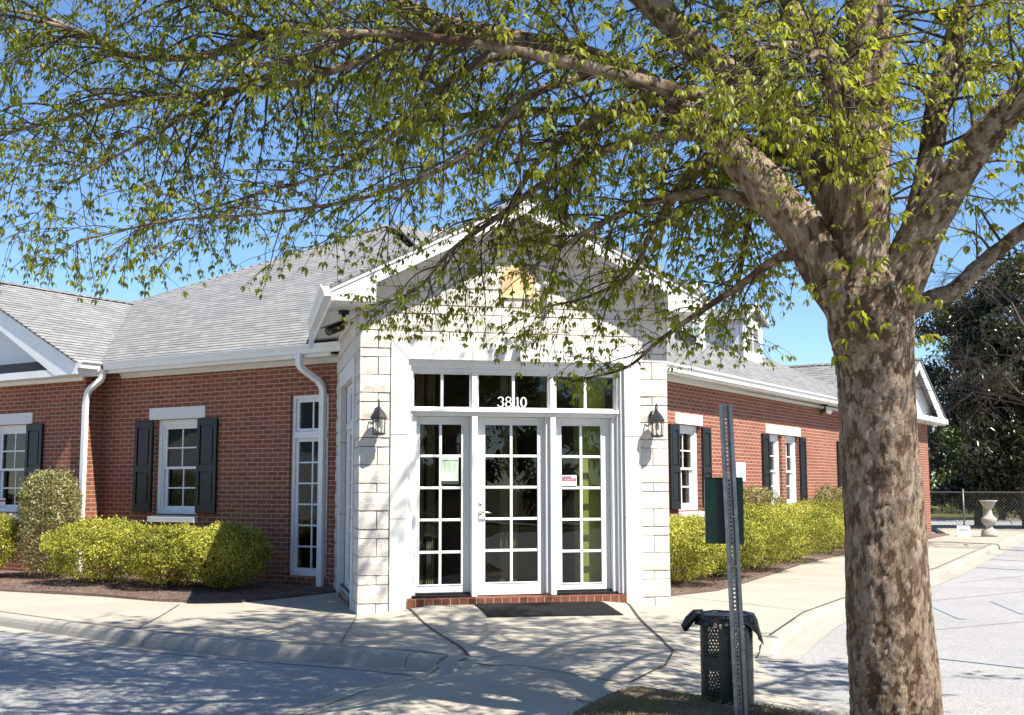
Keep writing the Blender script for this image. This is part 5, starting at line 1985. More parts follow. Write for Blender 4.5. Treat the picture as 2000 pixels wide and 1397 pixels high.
LIMBS = {
'trunk':[(2.41, -6.92, -.32, .31), (2.4, -6.93, -.2, 0.288), (2.38, -6.94, -0.06, 0.256), (2.36, -6.97, 0.2, 0.242), (2.33, -7.0, 0.57, 0.227), (2.29, -7.06, 1.14, 0.21), (2.25, -7.09, 1.54, 0.206), (2.23, -7.12, 1.83, 0.209), (2.21, -7.14, 2.03, 0.219), (2.19, -7.15, 2.17, 0.238), (2.17, -7.18, 2.30, 0.225), (2.15, -7.18, 2.45, 0.182), (2.13, -7.18, 2.62, 0.12), (2.13, -7.18, 2.75, .06)],
'L1':[(2.16, -7.16, 2.08, 0.140), (2.06, -7.16, 2.28, 0.140), (1.93, -7.13, 2.52, 0.134), (1.78, -7.08, 2.78, 0.124), (1.59, -7.01, 3.04, 0.109), (1.4, -6.89, 3.31, 0.088), (1.16, -6.71, 3.58, 0.076), (0.9, -6.53, 3.81, 0.069), (0.59, -6.27, 4.0, 0.068), (0.25, -6.01, 4.16, 0.064), (0.02, -5.81, 4.28, 0.056), (-0.21, -5.53, 4.5, 0.045), (-0.42, -5.2, 4.75, 0.040), (-0.86, -4.64, 5.23, 0.032), (-1.44, -4.14, 5.65, 0.022)],
'L1b':[(0.02, -5.81, 4.26, 0.05), (-0.22, -5.6, 4.26, 0.044), (-0.54, -5.38, 4.33, 0.038), (-0.88, -5.16, 4.43, 0.035), (-1.22, -4.88, 4.47, 0.033), (-1.51, -4.65, 4.4, 0.031), (-1.8, -4.43, 4.42, 0.026), (-2.15, -4.26, 4.48, 0.023), (-2.5, -4.1, 4.68, 0.019), (-2.88, -3.83, 4.9, 0.016), (-3.43, -3.52, 5.06, 0.012)],
'L1c':[(0.25, -6.0, 4.15, 0.039), (-0.05, -6.03, 4.09, 0.032), (-0.36, -5.86, 4.07, 0.03), (-0.7, -5.67, 3.98, 0.027), (-1.01, -5.38, 3.95, 0.024), (-1.48, -5.07, 3.97, 0.021), (-2.08, -4.73, 3.97, 0.02), (-2.57, -4.41, 3.91, 0.017), (-2.97, -4.11, 3.88, 0.013), (-3.38, -3.8, 3.82, 0.01)],
'L1d':[(0.59, -6.27, 4.0, 0.035), (0.2, -6.08, 3.96, 0.029), (0.0, -5.91, 3.85, 0.025), (-0.22, -5.64, 3.66, 0.02), (-0.53, -5.34, 3.49, 0.016), (-0.79, -5.17, 3.39, 0.012), (-1.2, -4.86, 3.32, 0.009), (-1.55, -4.67, 3.24, 0.007)],
'L1e':[(0.9, -6.53, 3.81, 0.034), (0.36, -6.78, 3.53, 0.026), (0.09, -6.8, 3.26, 0.02), (-0.19, -6.71, 3.06, 0.014), (-0.63, -6.49, 2.92, 0.012), (-1.2, -6.15, 2.88, 0.009), (-1.71, -5.83, 2.89, 0.008), (-2.28, -5.48, 2.81, 0.006)],
'L1f':[(1.59, -7.01, 3.04, 0.05), (1.45, -6.69, 3.23, 0.04), (1.35, -6.34, 3.09, 0.032), (1.3, -6.0, 2.9, 0.023), (1.24, -5.76, 2.68, 0.017), (1.01, -5.58, 2.56, 0.01), (0.73, -5.41, 2.5, 0.007)],
'L1g':[(1.93, -7.13, 2.52, 0.037), (1.84, -6.81, 2.63, 0.03), (1.7, -6.46, 2.5, 0.024), (1.54, -6.1, 2.36, 0.018), (1.39, -5.84, 2.22, 0.013), (1.23, -5.68, 2.07, 0.01), (0.92, -5.5, 1.99, 0.007)],
'L1h':[(1.4, -6.89, 3.31, 0.039), (1.03, -6.61, 3.35, 0.031), (0.67, -6.2, 3.25, 0.024), (0.36, -5.8, 3.04, 0.018), (0.08, -5.51, 2.85, 0.014), (-0.1, -5.34, 2.63, 0.009), (-0.29, -5.18, 2.54, 0.005)],
'L2':[(2.18, -7.16, 2.05, 0.167), (2.16, -7.16, 2.32, 0.185), (2.12, -7.18, 2.57, 0.171), (2.13, -7.19, 2.86, 0.163), (2.15, -7.2, 3.16, 0.156), (2.18, -7.19, 3.46, 0.144), (2.22, -7.18, 3.77, 0.129), (2.24, -7.17, 4.09, 0.121), (2.26, -7.15, 4.73, 0.106), (2.2, -7.2, 5.6, 0.088), (2.35, -7.1, 6.5, 0.066), (2.2, -7.0, 7.3, 0.044)],
'L2b':[(2.18, -7.19, 3.46, 0.088), (2.08, -7.1, 3.73, 0.074), (1.94, -6.89, 4.05, 0.064), (1.84, -6.71, 4.44, 0.053), (1.5, -6.4, 5.2, .04), (1.2, -6.2, 6.0, .028)],
'L3':[(2.28, -7.2, 2.2, 0.079), (2.35, -7.22, 2.49, 0.095), (2.46, -7.23, 2.78, 0.079), (2.55, -7.24, 3.12, 0.070), (2.62, -7.24, 3.48, 0.065), (2.72, -7.25, 3.82, 0.060), (2.82, -7.26, 4.11, 0.053), (3.0, -7.2, 4.62, 0.043), (3.3, -7.0, 5.5, 0.035), (3.5, -6.9, 6.4, 0.022)],
'L4':[(2.22, -7.2, 2.12, 0.107), (2.3, -7.28, 2.39, 0.128), (2.38, -7.39, 2.66, 0.111), (2.48, -7.5, 2.89, 0.098), (2.57, -7.65, 3.1, 0.088), (2.69, -7.8, 3.28, 0.080), (2.83, -7.96, 3.48, 0.067), (3.1, -8.2, 3.8, 0.052), (3.6, -8.5, 4.3, 0.036), (4.3, -8.7, 4.9, 0.025)],
'L5':[(2.32, -7.18, 2.2, 0.054), (2.4, -7.21, 2.26, 0.057), (2.52, -7.24, 2.33, 0.050), (2.64, -7.3, 2.38, 0.047), (2.73, -7.35, 2.48, 0.044), (2.84, -7.41, 2.59, 0.041), (2.98, -7.5, 2.72, 0.036), (3.2, -7.6, 2.9, 0.028), (3.6, -7.7, 3.1, 0.020), (4.1, -7.7, 3.25, 0.013)],
'L6':[(2.14, -7.17, 2.60, .085), (2.11, -7.02, 2.85, .098), (1.89, -6.9, 3.29, .09), (1.6, -6.87, 3.59, .086), (1.28, -6.88, 3.84, .082), (1.0, -6.92, 4.06, .075), (.7, -6.94, 4.3, .062), (.2, -7.1, 4.7, .045), (-.4, -7.3, 5.2, .03)],
'L8':[(2.22, -7.1, 2.15, .12), (2.29, -6.99, 2.41, 0.119), (2.42, -6.57, 2.93, 0.102), (2.5, -6.03, 3.52, 0.09), (2.53, -5.48, 4.09, 0.078), (2.47, -5.02, 4.65, 0.063), (2.39, -4.65, 5.17, 0.045), (2.2, -4.4, 5.7, .03)],
'L9':[(2.62, -7.24, 3.48, .05), (2.95, -6.9, 3.75, .045), (3.4, -6.5, 4.0, .036), (3.9, -6.1, 4.2, .026), (4.5, -5.8, 4.3, .016)],
'L10':[(2.5, -6.03, 3.52, .05), (2.0, -5.7, 3.7, .042), (1.4, -5.4, 3.9, .034), (.8, -5.1, 4.0, .026), (.2, -4.8, 4.0, .018), (-.4, -4.6, 3.9, .01)],
'L11':[(2.5, -6.03, 3.52, .045), (2.9, -5.7, 3.6, .036), (3.2, -5.4, 3.55, .026), (3.5, -5.1, 3.4, .016)],
'L12':[(1.6, -6.95, 3.5, .05), (1.0, -7.2, 3.45, .042), (.4, -7.1, 3.6, .034), (-.3, -6.9, 3.75, .024), (-1.0, -6.7, 3.8, .015)],
'U1':[(2.26, -7.15, 4.73, .06), (1.7, -6.95, 5.15, .052), (.9, -6.7, 5.6, .042), (0, -6.45, 5.9, .03), (-.9, -6.2, 6.05, .02), (-1.7, -6.0, 6.1, .01)],
'U2':[(2.26, -7.15, 4.73, .055), (1.8, -7.6, 5.2, .048), (1.1, -8.2, 5.7, .038), (.2, -8.7, 6.1, .028), (-.8, -9.0, 6.3, .016)],
'U3':[(2.22, -7.18, 5.5, .05), (1.8, -6.5, 6.0, .042), (1.2, -5.8, 6.4, .03), (.5, -5.2, 6.6, .016)],
'U4':[(2.24, -7.15, 5.0, .05), (2.8, -6.6, 5.5, .042), (3.3, -6.0, 5.9, .03), (3.7, -5.4, 6.1, .016)],
'U5':[(-.42, -5.2, 4.75, .03), (-1.0, -5.3, 5.1, .026), (-1.8, -5.4, 5.3, .02), (-2.7, -5.4, 5.4, .012)],
'U6':[(.45, -7.0, 4.5, .04), (.2, -7.6, 4.6, .04), (-.5, -8.0, 4.5, .034), (-1.3, -7.6, 4.9, .024), (-2.2, -7.2, 5.1, .014)],
'L14':[(1.78, -7.08, 2.78, .045), (1.5, -6.75, 3.0, .036), (1.15, -6.5, 3.0, .026), (.8, -6.3, 2.85, .016), (.5, -6.15, 2.65, .008)],
'L15':[(1.16, -6.71, 3.58, .04), (.85, -6.3, 3.55, .032), (.6, -5.9, 3.4, .022), (.45, -5.6, 3.1, .012), (.38, -5.45, 2.8, .006)],
'L16':[(-.54, -5.38, 4.33, .03), (-.9, -5.3, 4.15, .024), (-1.4, -5.25, 3.9, .017), (-1.9, -5.15, 3.6, .011), (-2.4, -5.0, 3.3, .006)],
'L17':[(2.13, -7.19, 2.86, .05), (1.95, -6.8, 3.2, .042), (1.85, -6.4, 3.4, .032), (1.8, -6.0, 3.35, .022), (1.75, -5.7, 3.15, .012)],
'L18':[(2.1, -7.28, 2.7, .045), (1.8, -7.65, 3.05, .036), (1.35, -8.25, 3.25, .022), (1.15, -8.5, 3.15, .012)],
'U7':[(2.2, -7.0, 6.4, .05), (2.5, -6.3, 7.0, .042), (2.6, -5.6, 7.6, .03), (2.4, -4.9, 8.0, .016)],
'U14':[(2.55, -5.75, 7.5, .03), (2.9, -4.9, 8.0, .024), (3.2, -4.1, 8.2, .016), (3.4, -3.5, 8.2, .01)],
'U8':[(2.3, -7.05, 6.9, .045), (3.1, -6.6, 7.4, .036), (3.9, -6.0, 7.8, .026), (4.6, -5.4, 8.0, .014)],
'U9':[(2.2, -7.0, 7.0, .042), (1.6, -6.5, 7.5, .034), (.9, -5.9, 7.9, .024), (.3, -5.3, 8.1, .014)],
'U10':[(3.3, -7.0, 5.5, .04), (4.0, -6.6, 6.1, .034), (4.8, -6.2, 6.5, .024), (5.6, -5.8, 6.7, .014)],
'U11':[(3.1, -8.2, 3.8, .05), (3.9, -8.0, 4.4, .042), (4.8, -7.6, 4.9, .03), (5.8, -7.1, 5.2, .016)],
'U12':[(1.2, -6.2, 6.0, .03), (.6, -5.8, 6.6, .026), (-.2, -5.5, 7.0, .018), (-1.0, -5.2, 7.2, .01)],
'U13':[(2.2, -7.0, 7.2, .04), (2.6, -7.4, 8.0, .032), (2.9, -6.8, 8.7, .022), (3.0, -6.0, 9.1, .012)],
'L21':[(-2.15, -4.26, 4.48, .02), (-2.5, -4.5, 4.55, .016), (-3.0, -4.8, 4.5, .011), (-3.5, -5.0, 4.4, .006)],
'L22':[(-1.22, -4.88, 4.47, .024), (-1.6, -5.2, 4.6, .019), (-2.2, -5.5, 4.65, .013), (-2.8, -5.7, 4.55, .007)],
'L20':[(2.1, -7.3, 3.0, .045), (1.85, -7.62, 3.2, .036), (1.6, -7.9, 3.35, .026), (1.3, -8.1, 3.38, .016), (1.05, -8.2, 3.3, .008)],
'L19':[(1.59, -7.01, 3.04, .04), (1.9, -6.35, 3.22, .034), (2.1, -5.75, 3.05, .024), (2.2, -5.35, 2.75, .015), (2.2, -5.15, 2.5, .007)],
'L13':[(1.84, -6.71, 4.44, .04), (1.3, -6.4, 4.6, .034), (.6, -6.1, 4.75, .026), (-.2, -5.9, 4.8, .018), (-1.0, -5.8, 4.8, .01)],
}
ORG = (2.36, -6.95, -.13)
elm = empty('elm_tree', ORG)
tag(elm, 'large elm in young leaf with mottled flaking trunk in the turf island', 'tree')
_, trunkS = bark_limb('trunk', LIMBS['trunk'], 34, 150, elm, ORG, .075, 1, relief=.0075)
SK = {}
for k in ('L1', 'L2', 'L3', 'L4', 'L5', 'L6', 'L8'):
    o_, s_ = bark_limb('limb', LIMBS[k], 16, 72 if k in ('L1', 'L2', 'L4') else 48, elm, ORG, .05 if k in ('L2', 'L4') else 0.0, ord(k[1]) * 1.3, relief=.007)
    SK[k] = spline(LIMBS[k], 10)
for k in ('L1b', 'L1c', 'L1d', 'L1e', 'L1f', 'L1g', 'L1h', 'L2b', 'L9', 'L10', 'L11', 'L12', 'L13', 'L14', 'L15', 'L16', 'L17', 'L18', 'L19', 'L20', 'L21', 'L22', 'U7', 'U8', 'U9', 'U10', 'U11', 'U12', 'U13', 'U14', 'U1', 'U2', 'U3', 'U4', 'U5', 'U6'):
    o_, s_ = bark_limb('limb', LIMBS[k], 10, 14, elm, ORG, 0.0, sum(map(ord, k)) * .7, relief=.002)
    SK[k] = spline(LIMBS[k], 10)

# secondary branches, pendulous twigs, leaves
R = np.random.default_rng(77)
TW_V = []; TW_F = []
def add_tube(pts, r0, r1, ns):
    n = len(pts)
    d = np.gradient(pts, axis=0); d = nrm(d)
    ref = np.array([.31, .2, .93]) if abs(d[0, 2]) < .8 else np.array([1., .1, 0])
    x = nrm(np.cross(d, ref)); y = np.cross(d, x)
    rr = np.linspace(r0, r1, n)[:, None, None]
    a = np.arange(ns) * 2 * math.pi / ns
    ring_ = x[:, None, :] * np.cos(a)[None, :, None] + y[:, None, :] * np.sin(a)[None, :, None]
    v = pts[:, None, :] + ring_ * rr
    base = sum(len(q) for q in TW_V) if False else add_tube.count
    idx = base + np.arange(n * ns).reshape(n, ns)
    f = np.stack([idx[:-1], np.roll(idx, -1, 1)[:-1], np.roll(idx, -1, 1)[1:], idx[1:]], -1).reshape(-1, 4)
    TW_V.append(v.reshape(-1, 3)); TW_F.append(f)
    add_tube.count += n * ns
add_tube.count = 0
LP, LA, LN, LL, LT = [], [], [], [], []
CAMP = np.array([-1.2074, -12.9849, 1.2938])
CLEAR_X = [-4, -1.5, -.4, .3, .85, 1.2, 1.5, 2.2, 5]
CLEAR_Z = [2.62, 2.50, 2.32, 2.22, 2.00, 2.02, 2.16, 2.12, 2.3]
def grow(p0, d0, length, droop, wig, n):
    pts = [np.array(p0)]
    d = d0 / np.linalg.norm(d0)
    st = length / n
    for k in range(n):
        d = d + np.array([0, 0, -droop]) * st + R.normal(0, wig, 3)
        d /= np.linalg.norm(d)
        q = pts[-1] + d * st
        if k > 1 and q[2] < np.interp(q[0], CLEAR_X, CLEAR_Z):
            break                                   # limbed up: nothing hangs below the clearance height
        pts.append(q)
    return np.array(pts)
def leaves_along(pts, dens, size, young):
    """whorls of three to five drooping leaves at nodes along the twig"""
    L_ = np.linalg.norm(np.diff(pts, axis=0), axis=1).sum()
    nn_ = max(2, int(L_ * dens))
    t = np.append(R.uniform(.15, 1.0, nn_ - 1), 1.0) * (len(pts) - 1)
    i = np.minimum(t.astype(int), len(pts) - 2)
    fr = (t - i)[:, None]
    p = pts[i] * (1 - fr) + pts[i + 1] * fr
    d = nrm(pts[i + 1] - pts[i])
    m = 4
    p = np.repeat(p, m, 0); d = np.repeat(d, m, 0)
    n = len(p)
    keep = R.random(n) < .92
    a = np.tile(np.arange(m) * 2 * math.pi / m, nn_) + np.repeat(R.uniform(0, 6.28, nn_), m) + R.normal(0, .35, n)
    out = np.stack([np.cos(a), np.sin(a), np.zeros(n)], 1)
    ax = out * R.uniform(.45, 1.0, (n, 1)) + np.array([0, 0, -.75]) * R.uniform(.35, 1.3, (n, 1)) + d * .45
    nn = out * .75 + np.array([0, 0, .65]) + R.normal(0, .35, (n, 3))
    y0 = np.repeat(np.clip(R.normal(young, .16, nn_), 0, 1), m)
    LP.append((p + out * .008)[keep]); LA.append(ax[keep]); LN.append(nn[keep])
    LL.append((size * np.repeat(R.uniform(.55, 1.4, nn_), m) * R.uniform(.65, 1.2, n))[keep]); LT.append(np.clip(y0 + R.normal(0, .1, n), 0, 1)[keep])
def secondary(S_, i, spread, lng, size, young, dens, tdens, droop):
    p = S_[i, :3]; rr = S_[i, 3]
    d = S_[min(i + 1, len(S_) - 1), :3] - S_[max(i - 1, 0), :3]
    d = d / np.linalg.norm(d)
    v = R.normal(0, 1, 3); v -= d * v.dot(d); v /= np.linalg.norm(v)
    v[2] = v[2] * .7 + .05
    dd = d * R.uniform(.25, .9) + v * spread
    L_ = lng * R.uniform(.55, 1.25)
    n = max(6, int(L_ / .09))
    pts = grow(p, dd, L_, droop, .10, n)
    n = len(pts) - 1
    if n < 2: return
    r0 = min(rr * .5, .004 + .0075 * L_)
    add_tube(pts, r0, .0018, 5)
    cnt = int(L_ * tdens)
    for k in range(cnt):
        j = int(R.uniform(.12, 1.0) * (n - 1))
        d1 = pts[j + 1] - pts[j]; d1 /= np.linalg.norm(d1)
        v = R.normal(0, 1, 3); v -= d1 * v.dot(d1); v /= np.linalg.norm(v)
        tl = R.uniform(.14, .48)
        m = max(4, int(tl / .06))
        tp = grow(pts[j], d1 * .8 + v * .9 + np.array([0, 0, .1]), tl, droop * 1.3, .12, m)
        if len(tp) < 3: continue
        add_tube(tp, .0027, .0012, 3)
        leaves_along(tp, dens, size, young)
    leaves_along(pts[n // 3:], dens * .6, size, young)

#        limb: start fraction, spacing m, length, leaf size, youth, leaves per m, twigs per m, droop, spread
SPEC = {
 'L1':(0.22, 0.085, 1.05, 0.045, 0.60, 15.0, 9, 1.10, 0.95),
 'L1b':(0.00, 0.068, 0.95, 0.040, 0.47, 15.0, 9, 1.10, 0.95),
 'L1c':(0.00, 0.068, 0.95, 0.040, 0.47, 15.0, 9, 1.20, 0.95),
 'L1d':(0.10, 0.092, 0.85, 0.040, 0.50, 12.8, 9, 1.20, 0.95),
 'L1e':(0.12, 0.092, 0.75, 0.040, 0.55, 12.8, 9, 1.30, 0.90),
 'L1f':(0.25, 0.067, 0.55, 0.045, 0.60, 12.8, 10, 1.40, 0.90),
 'L1g':(0.20, 0.128, 0.50, 0.045, 0.65, 12.0, 10, 1.50, 0.85),
 'L1h':(0.15, 0.083, 0.65, 0.042, 0.60, 12.8, 10, 1.30, 0.90),
 'L2':(0.25, 0.062, 1.00, 0.047, 0.65, 14.0, 9, 0.90, 1.00),
 'L2b':(0.10, 0.062, 1.00, 0.045, 0.60, 14.0, 9, 0.90, 1.00),
 'L3':(0.20, 0.062, 0.85, 0.045, 0.65, 14.0, 8, 0.90, 1.00),
 'L4':(0.30, 0.068, 0.75, 0.047, 0.70, 13.0, 8, 0.90, 1.00),
 'L5':(0.25, 0.056, 0.60, 0.043, 0.65, 14.0, 8, 1.10, 0.90),
 'L6':(0.12, 0.062, 0.70, 0.045, 0.75, 13.0, 8, 1.00, 1.00),
 'L8':(0.20, 0.062, 0.95, 0.043, 0.55, 15.0, 9, 1.00, 1.00),
 'L9':(0.20, 0.100, 0.70, 0.043, 0.55, 13.0, 8, 1.10, 0.90),
 'L10':(0.05, 0.075, 0.95, 0.042, 0.50, 12.8, 9, 1.20, 0.95),
 'U1':(0.05, 0.125, 1.10, 0.066, 0.50, 12.0, 9, 0.80, 1.00),
 'U2':(0.05, 0.125, 1.10, 0.066, 0.50, 12.0, 9, 0.80, 1.00),
 'U3':(0.05, 0.068, 1.00, 0.071, 0.50, 12.0, 9, 0.80, 1.00),
 'U4':(0.05, 0.075, 1.00, 0.071, 0.50, 12.0, 9, 0.80, 1.00),
 'U5':(0.00, 0.081, 1.00, 0.056, 0.45, 13.0, 9, 1.00, 1.00),
 'U6':(0.05, 0.125, 1.00, 0.060, 0.50, 12.0, 9, 1.00, 1.00),
 'L21':(.05, .07, .8, .042, .5, 15, 10, 1.2, .95),
 'L22':(.05, .07, .8, .042, .5, 15, 10, 1.2, .95),
 'L20':(0.10, 0.046, 0.50, 0.040, 0.80, 14.0, 9, 1.20, 0.95),
 'L19':(0.20, 0.056, 0.55, 0.043, 0.65, 14.0, 10, 1.40, 0.90),
 'U7':(0.05, 0.068, 1.15, 0.081, 0.50, 11.0, 8, 0.70, 1.05),
 'U14':(0.05, 0.136, 0.80, 0.070, 0.50, 9.0, 7, 0.70, 1.05),
 'U8':(0.05, 0.068, 1.15, 0.081, 0.50, 11.0, 8, 0.70, 1.05),
 'U9':(0.05, 0.068, 1.15, 0.081, 0.50, 11.0, 8, 0.70, 1.05),
 'U10':(0.05, 0.068, 1.15, 0.081, 0.50, 11.0, 8, 0.70, 1.05),
 'U11':(0.05, 0.068, 1.15, 0.081, 0.50, 11.0, 8, 0.70, 1.05),
 'U12':(0.05, 0.068, 1.15, 0.081, 0.50, 11.0, 8, 0.70, 1.05),
 'U13':(0.05, 0.068, 1.15, 0.081, 0.50, 11.0, 8, 0.70, 1.05),
 'L14':(0.15, 0.062, 0.60, 0.043, 0.60, 12.8, 10, 1.30, 0.90),
 'L15':(0.10, 0.062, 0.70, 0.042, 0.55, 12.8, 10, 1.30, 0.90),
 'L16':(0.05, 0.065, 0.85, 0.040, 0.50, 15.0, 10, 1.20, 0.95),
 'L17':(0.15, 0.046, 0.70, 0.045, 0.65, 15.0, 10, 1.10, 0.95),
 'L18':(0.15, 0.050, 0.55, 0.043, 0.70, 14.0, 9, 1.10, 0.90),
 'L11':(0.10, 0.108, 0.65, 0.042, 0.55, 11.9, 9, 1.30, 0.90),
 'L12':(0.15, 0.075, 0.75, 0.045, 0.65, 14.0, 9, 1.10, 0.95),
 'L13':(0.10, 0.068, 1.00, 0.042, 0.50, 15.0, 9, 1.10, 0.95),
}
for k, (st, sp, lng, size, young, dens, td, dr, spr) in SPEC.items():
    S_ = SK[k]
    seg = np.linalg.norm(np.diff(S_[:, :3], axis=0), axis=1)
    cum = np.concatenate([[0], np.cumsum(seg)])
    x = st * cum[-1]
    while x < cum[-1]:
        i = int(np.searchsorted(cum, x))
        i = min(max(i, 0), len(S_) - 1)
        secondary(S_, i, spr, lng, size, young, dens, td, dr)
        x += sp * R.uniform(.6, 1.4)
    # leader tip
    secondary(S_, len(S_) - 1, .15, lng, size, young, dens, td, dr)
# small epicormic sprigs on the trunk and fork
for q in range(34):
    k = int(R.uniform(.60, .98) * (len(trunkS) - 1))
    a = R.uniform(3.3, 6.2)
    p = trunkS[k, :3] + np.array([math.cos(a), math.sin(a), 0]) * trunkS[k, 3] * .98
    tl = R.uniform(.08, .26)
    tp = grow(p, np.array([math.cos(a), math.sin(a), .25]), tl, 2.0, .14, 5)
    add_tube(tp, .002, .0009, 3)
    leaves_along(tp, 16, .055, .75)
pos = np.concatenate(LP); ax = np.concatenate(LA); no = np.concatenate(LN); ln = np.concatenate(LL); ti = np.concatenate(LT)
far = np.linalg.norm(pos - CAMP, axis=1) > 2.6
pos, ax, no, ln, ti = pos[far], ax[far], no[far], ln[far], ti[far]
print('elm leaves', len(pos), 'twig verts', add_tube.count)
O_ = np.array(ORG)
me = leaf_mesh('crown', pos - O_, ax, no, ln, ln * .44, ti, M['leaf'], .2)
link('crown', me, elm)
me = fast_mesh('twigs', np.concatenate(TW_V) - O_, np.concatenate(TW_F), None, [M['twig']], True)
link('twigs', me, elm)

# ================================================================== BACKGROUND
def leafy_tree(name, label, cat, loc, h, crown_r, trunk_h, nclump, nleaf, leaf, mat, seed, group=None, spread=.5, flat=1.0, twigs=0, tr=.16):
    r = np.random.default_rng(seed)
    root = empty(name, loc)
    tag(root, label, cat, group)
    t = MB()
    t.tube([(0, 0, -.3), (.05, .02, trunk_h * .5), (0, .05, trunk_h), (.1, 0, h * .75)], [tr, tr * .85, tr * .7, tr * .2], 10)
    cl = []
    for k in range(nclump):
        d = r.normal(0, 1, 3); d /= np.linalg.norm(d)
        q = np.array([d[0] * crown_r, d[1] * crown_r, 0]) * r.uniform(.25, .95)
        hh = trunk_h * .55 + (h - trunk_h * .55) * r.random()
        lim = math.sqrt(max(.06, 1 - ((hh - (trunk_h + h) * .46) / (h * .56)) ** 2))
        q *= lim; q[2] = hh
        cl.append(q)
        if k % 2 == 0:
            t.tube([(0, 0, min(hh * .7, h * .6)), tuple(q * np.array([.5, .5, .9])), tuple(q)], [tr * .28, tr * .16, .01], 5)
    t.build('trunk', M['wood'], root, None, True)
    cl = np.array(cl)
    per = nleaf // nclump
    cs = r.uniform(.35, .75, nclump) * crown_r * spread
    P_ = np.repeat(cl, per, 0) + nrm(r.normal(0, 1, (per * nclump, 3))) * (r.random((per * nclump, 1)) ** .6) * np.repeat(cs, per)[:, None] * np.array([1, 1, .7])
    P_[:, 2] = np.maximum(P_[:, 2], .1)
    n = len(P_)
    no = nrm(r.normal(0, .7, (n, 3)) + np.array([0, 0, .8]))
    ax = r.normal(0, 1, (n, 3)) + np.array([0, 0, -.3])
    ti = np.clip(r.normal(.45, .24, n), 0, 1)
    L_ = leaf * r.uniform(.6, 1.3, n)
    me = leaf_mesh('crown', P_, ax, no, L_, L_ * .42, ti, mat, .15)
    link('crown', me, root)
    return root
MG = 'dark evergreen trees beyond the fence'
def px_dir(ang_deg, dist):
    a = rad(ang_deg)
    return (-1.2074 + dist * math.sin(a), -12.98 + dist * math.cos(a), -.2)
leafy_tree('magnolia_tree', 'glossy dark evergreen tree nearest the brick gable end', 'tree', px_dir(34.6, 43), 8.0, 2.3, 1.6, 60, 26000, .19, M['dark_leaf'], 41, MG)
leafy_tree('magnolia_tree', 'tallest glossy dark evergreen tree behind the urn', 'tree', px_dir(36.6, 41.5), 9.0, 2.6, 1.5, 70, 32000, .19, M['dark_leaf'], 42, MG)
leafy_tree('magnolia_tree', 'dark evergreen tree at the right edge of the view', 'tree', px_dir(39.2, 42), 8.2, 2.7, 1.5, 70, 30000, .19, M['dark_leaf'], 43, MG)
leafy_tree('magnolia_tree', 'dark evergreen tree partly outside the right edge, behind the bare tree', 'tree', px_dir(42.0, 44), 8.5, 2.9, 1.5, 60, 22000, .2, M['dark_leaf'], 44, MG)
leafy_tree('backdrop_tree', 'pale green tree glimpsed past the end of the brick gable', 'tree', px_dir(35.6, 56), 8.0, 4.2, 1.2, 50, 16000, .24, M['far_leaf'], 45)
leafy_tree('backdrop_tree', 'pale green tree far behind the dark evergreens', 'tree', px_dir(39.5, 60), 9.0, 5.2, 1.2, 50, 14000, .26, M['far_leaf'], 46)
# tree tips showing over the ridges
leafy_tree('backdrop_tree', 'small green tree top behind the valley of the left roof', 'tree', px_dir(-4.6, 50), 9.0, 1.0, 5.5, 26, 5000, .2, M['far_leaf'], 47)
leafy_tree('backdrop_tree', 'small green tree top above the left wing ridge', 'tree', px_dir(-8.2, 52), 9.4, 1.0, 5.5, 26, 4500, .2, M['far_leaf'], 48)
leafy_tree('backdrop_tree', 'pale green tree top above the right wing ridge beside the elm trunk', 'tree', px_dir(28.4, 58), 7.3, 1.2, 4, 26, 5000, .2, M['far_leaf'], 49)

# bare tree leaning in at the right
bt = empty('bare_tree', px_dir(39.6, 29))
tag(bt, 'leafless tree reaching fine bare twigs in from the right edge', 'tree')
t = MB()
rb = random.Random(8)
def bare(p, d, L_, r_, depth):
    pts = [p]
    dd = Vector(d).normalized()
    n = 5
    for k in range(n):
        dd = (dd + Vector((rb.gauss(0, .12), rb.gauss(0, .12), rb.gauss(0, .08) - (.05 if depth > 1 else -.03)))).normalized()
        pts.append(pts[-1] + dd * (L_ / n))
    t.tube([tuple(q) for q in pts], [r_ * (1 - .6 * k / n) for k in range(n + 1)], 6 if depth < 2 else 3, caps=False)
    if depth >= 5: return
    nb = (6, 5, 5, 5, 4)[depth]
    for k in range(nb):
        q = pts[rb.randint(2, n)] if depth else pts[rb.randint(2, n)]
        v = Vector((rb.gauss(0, 1), rb.gauss(0, 1), rb.gauss(0, .55)))
        nd = dd * .75 + v.normalized() * .75
        bare(q, nd, L_ * rb.uniform(.5, .72), r_ * .42, depth + 1)
bare(Vector((0, 0, -.3)), (-.12, -.03, 1), 4.2, .17, 0)
t.build('trunk', M['twig'], bt)

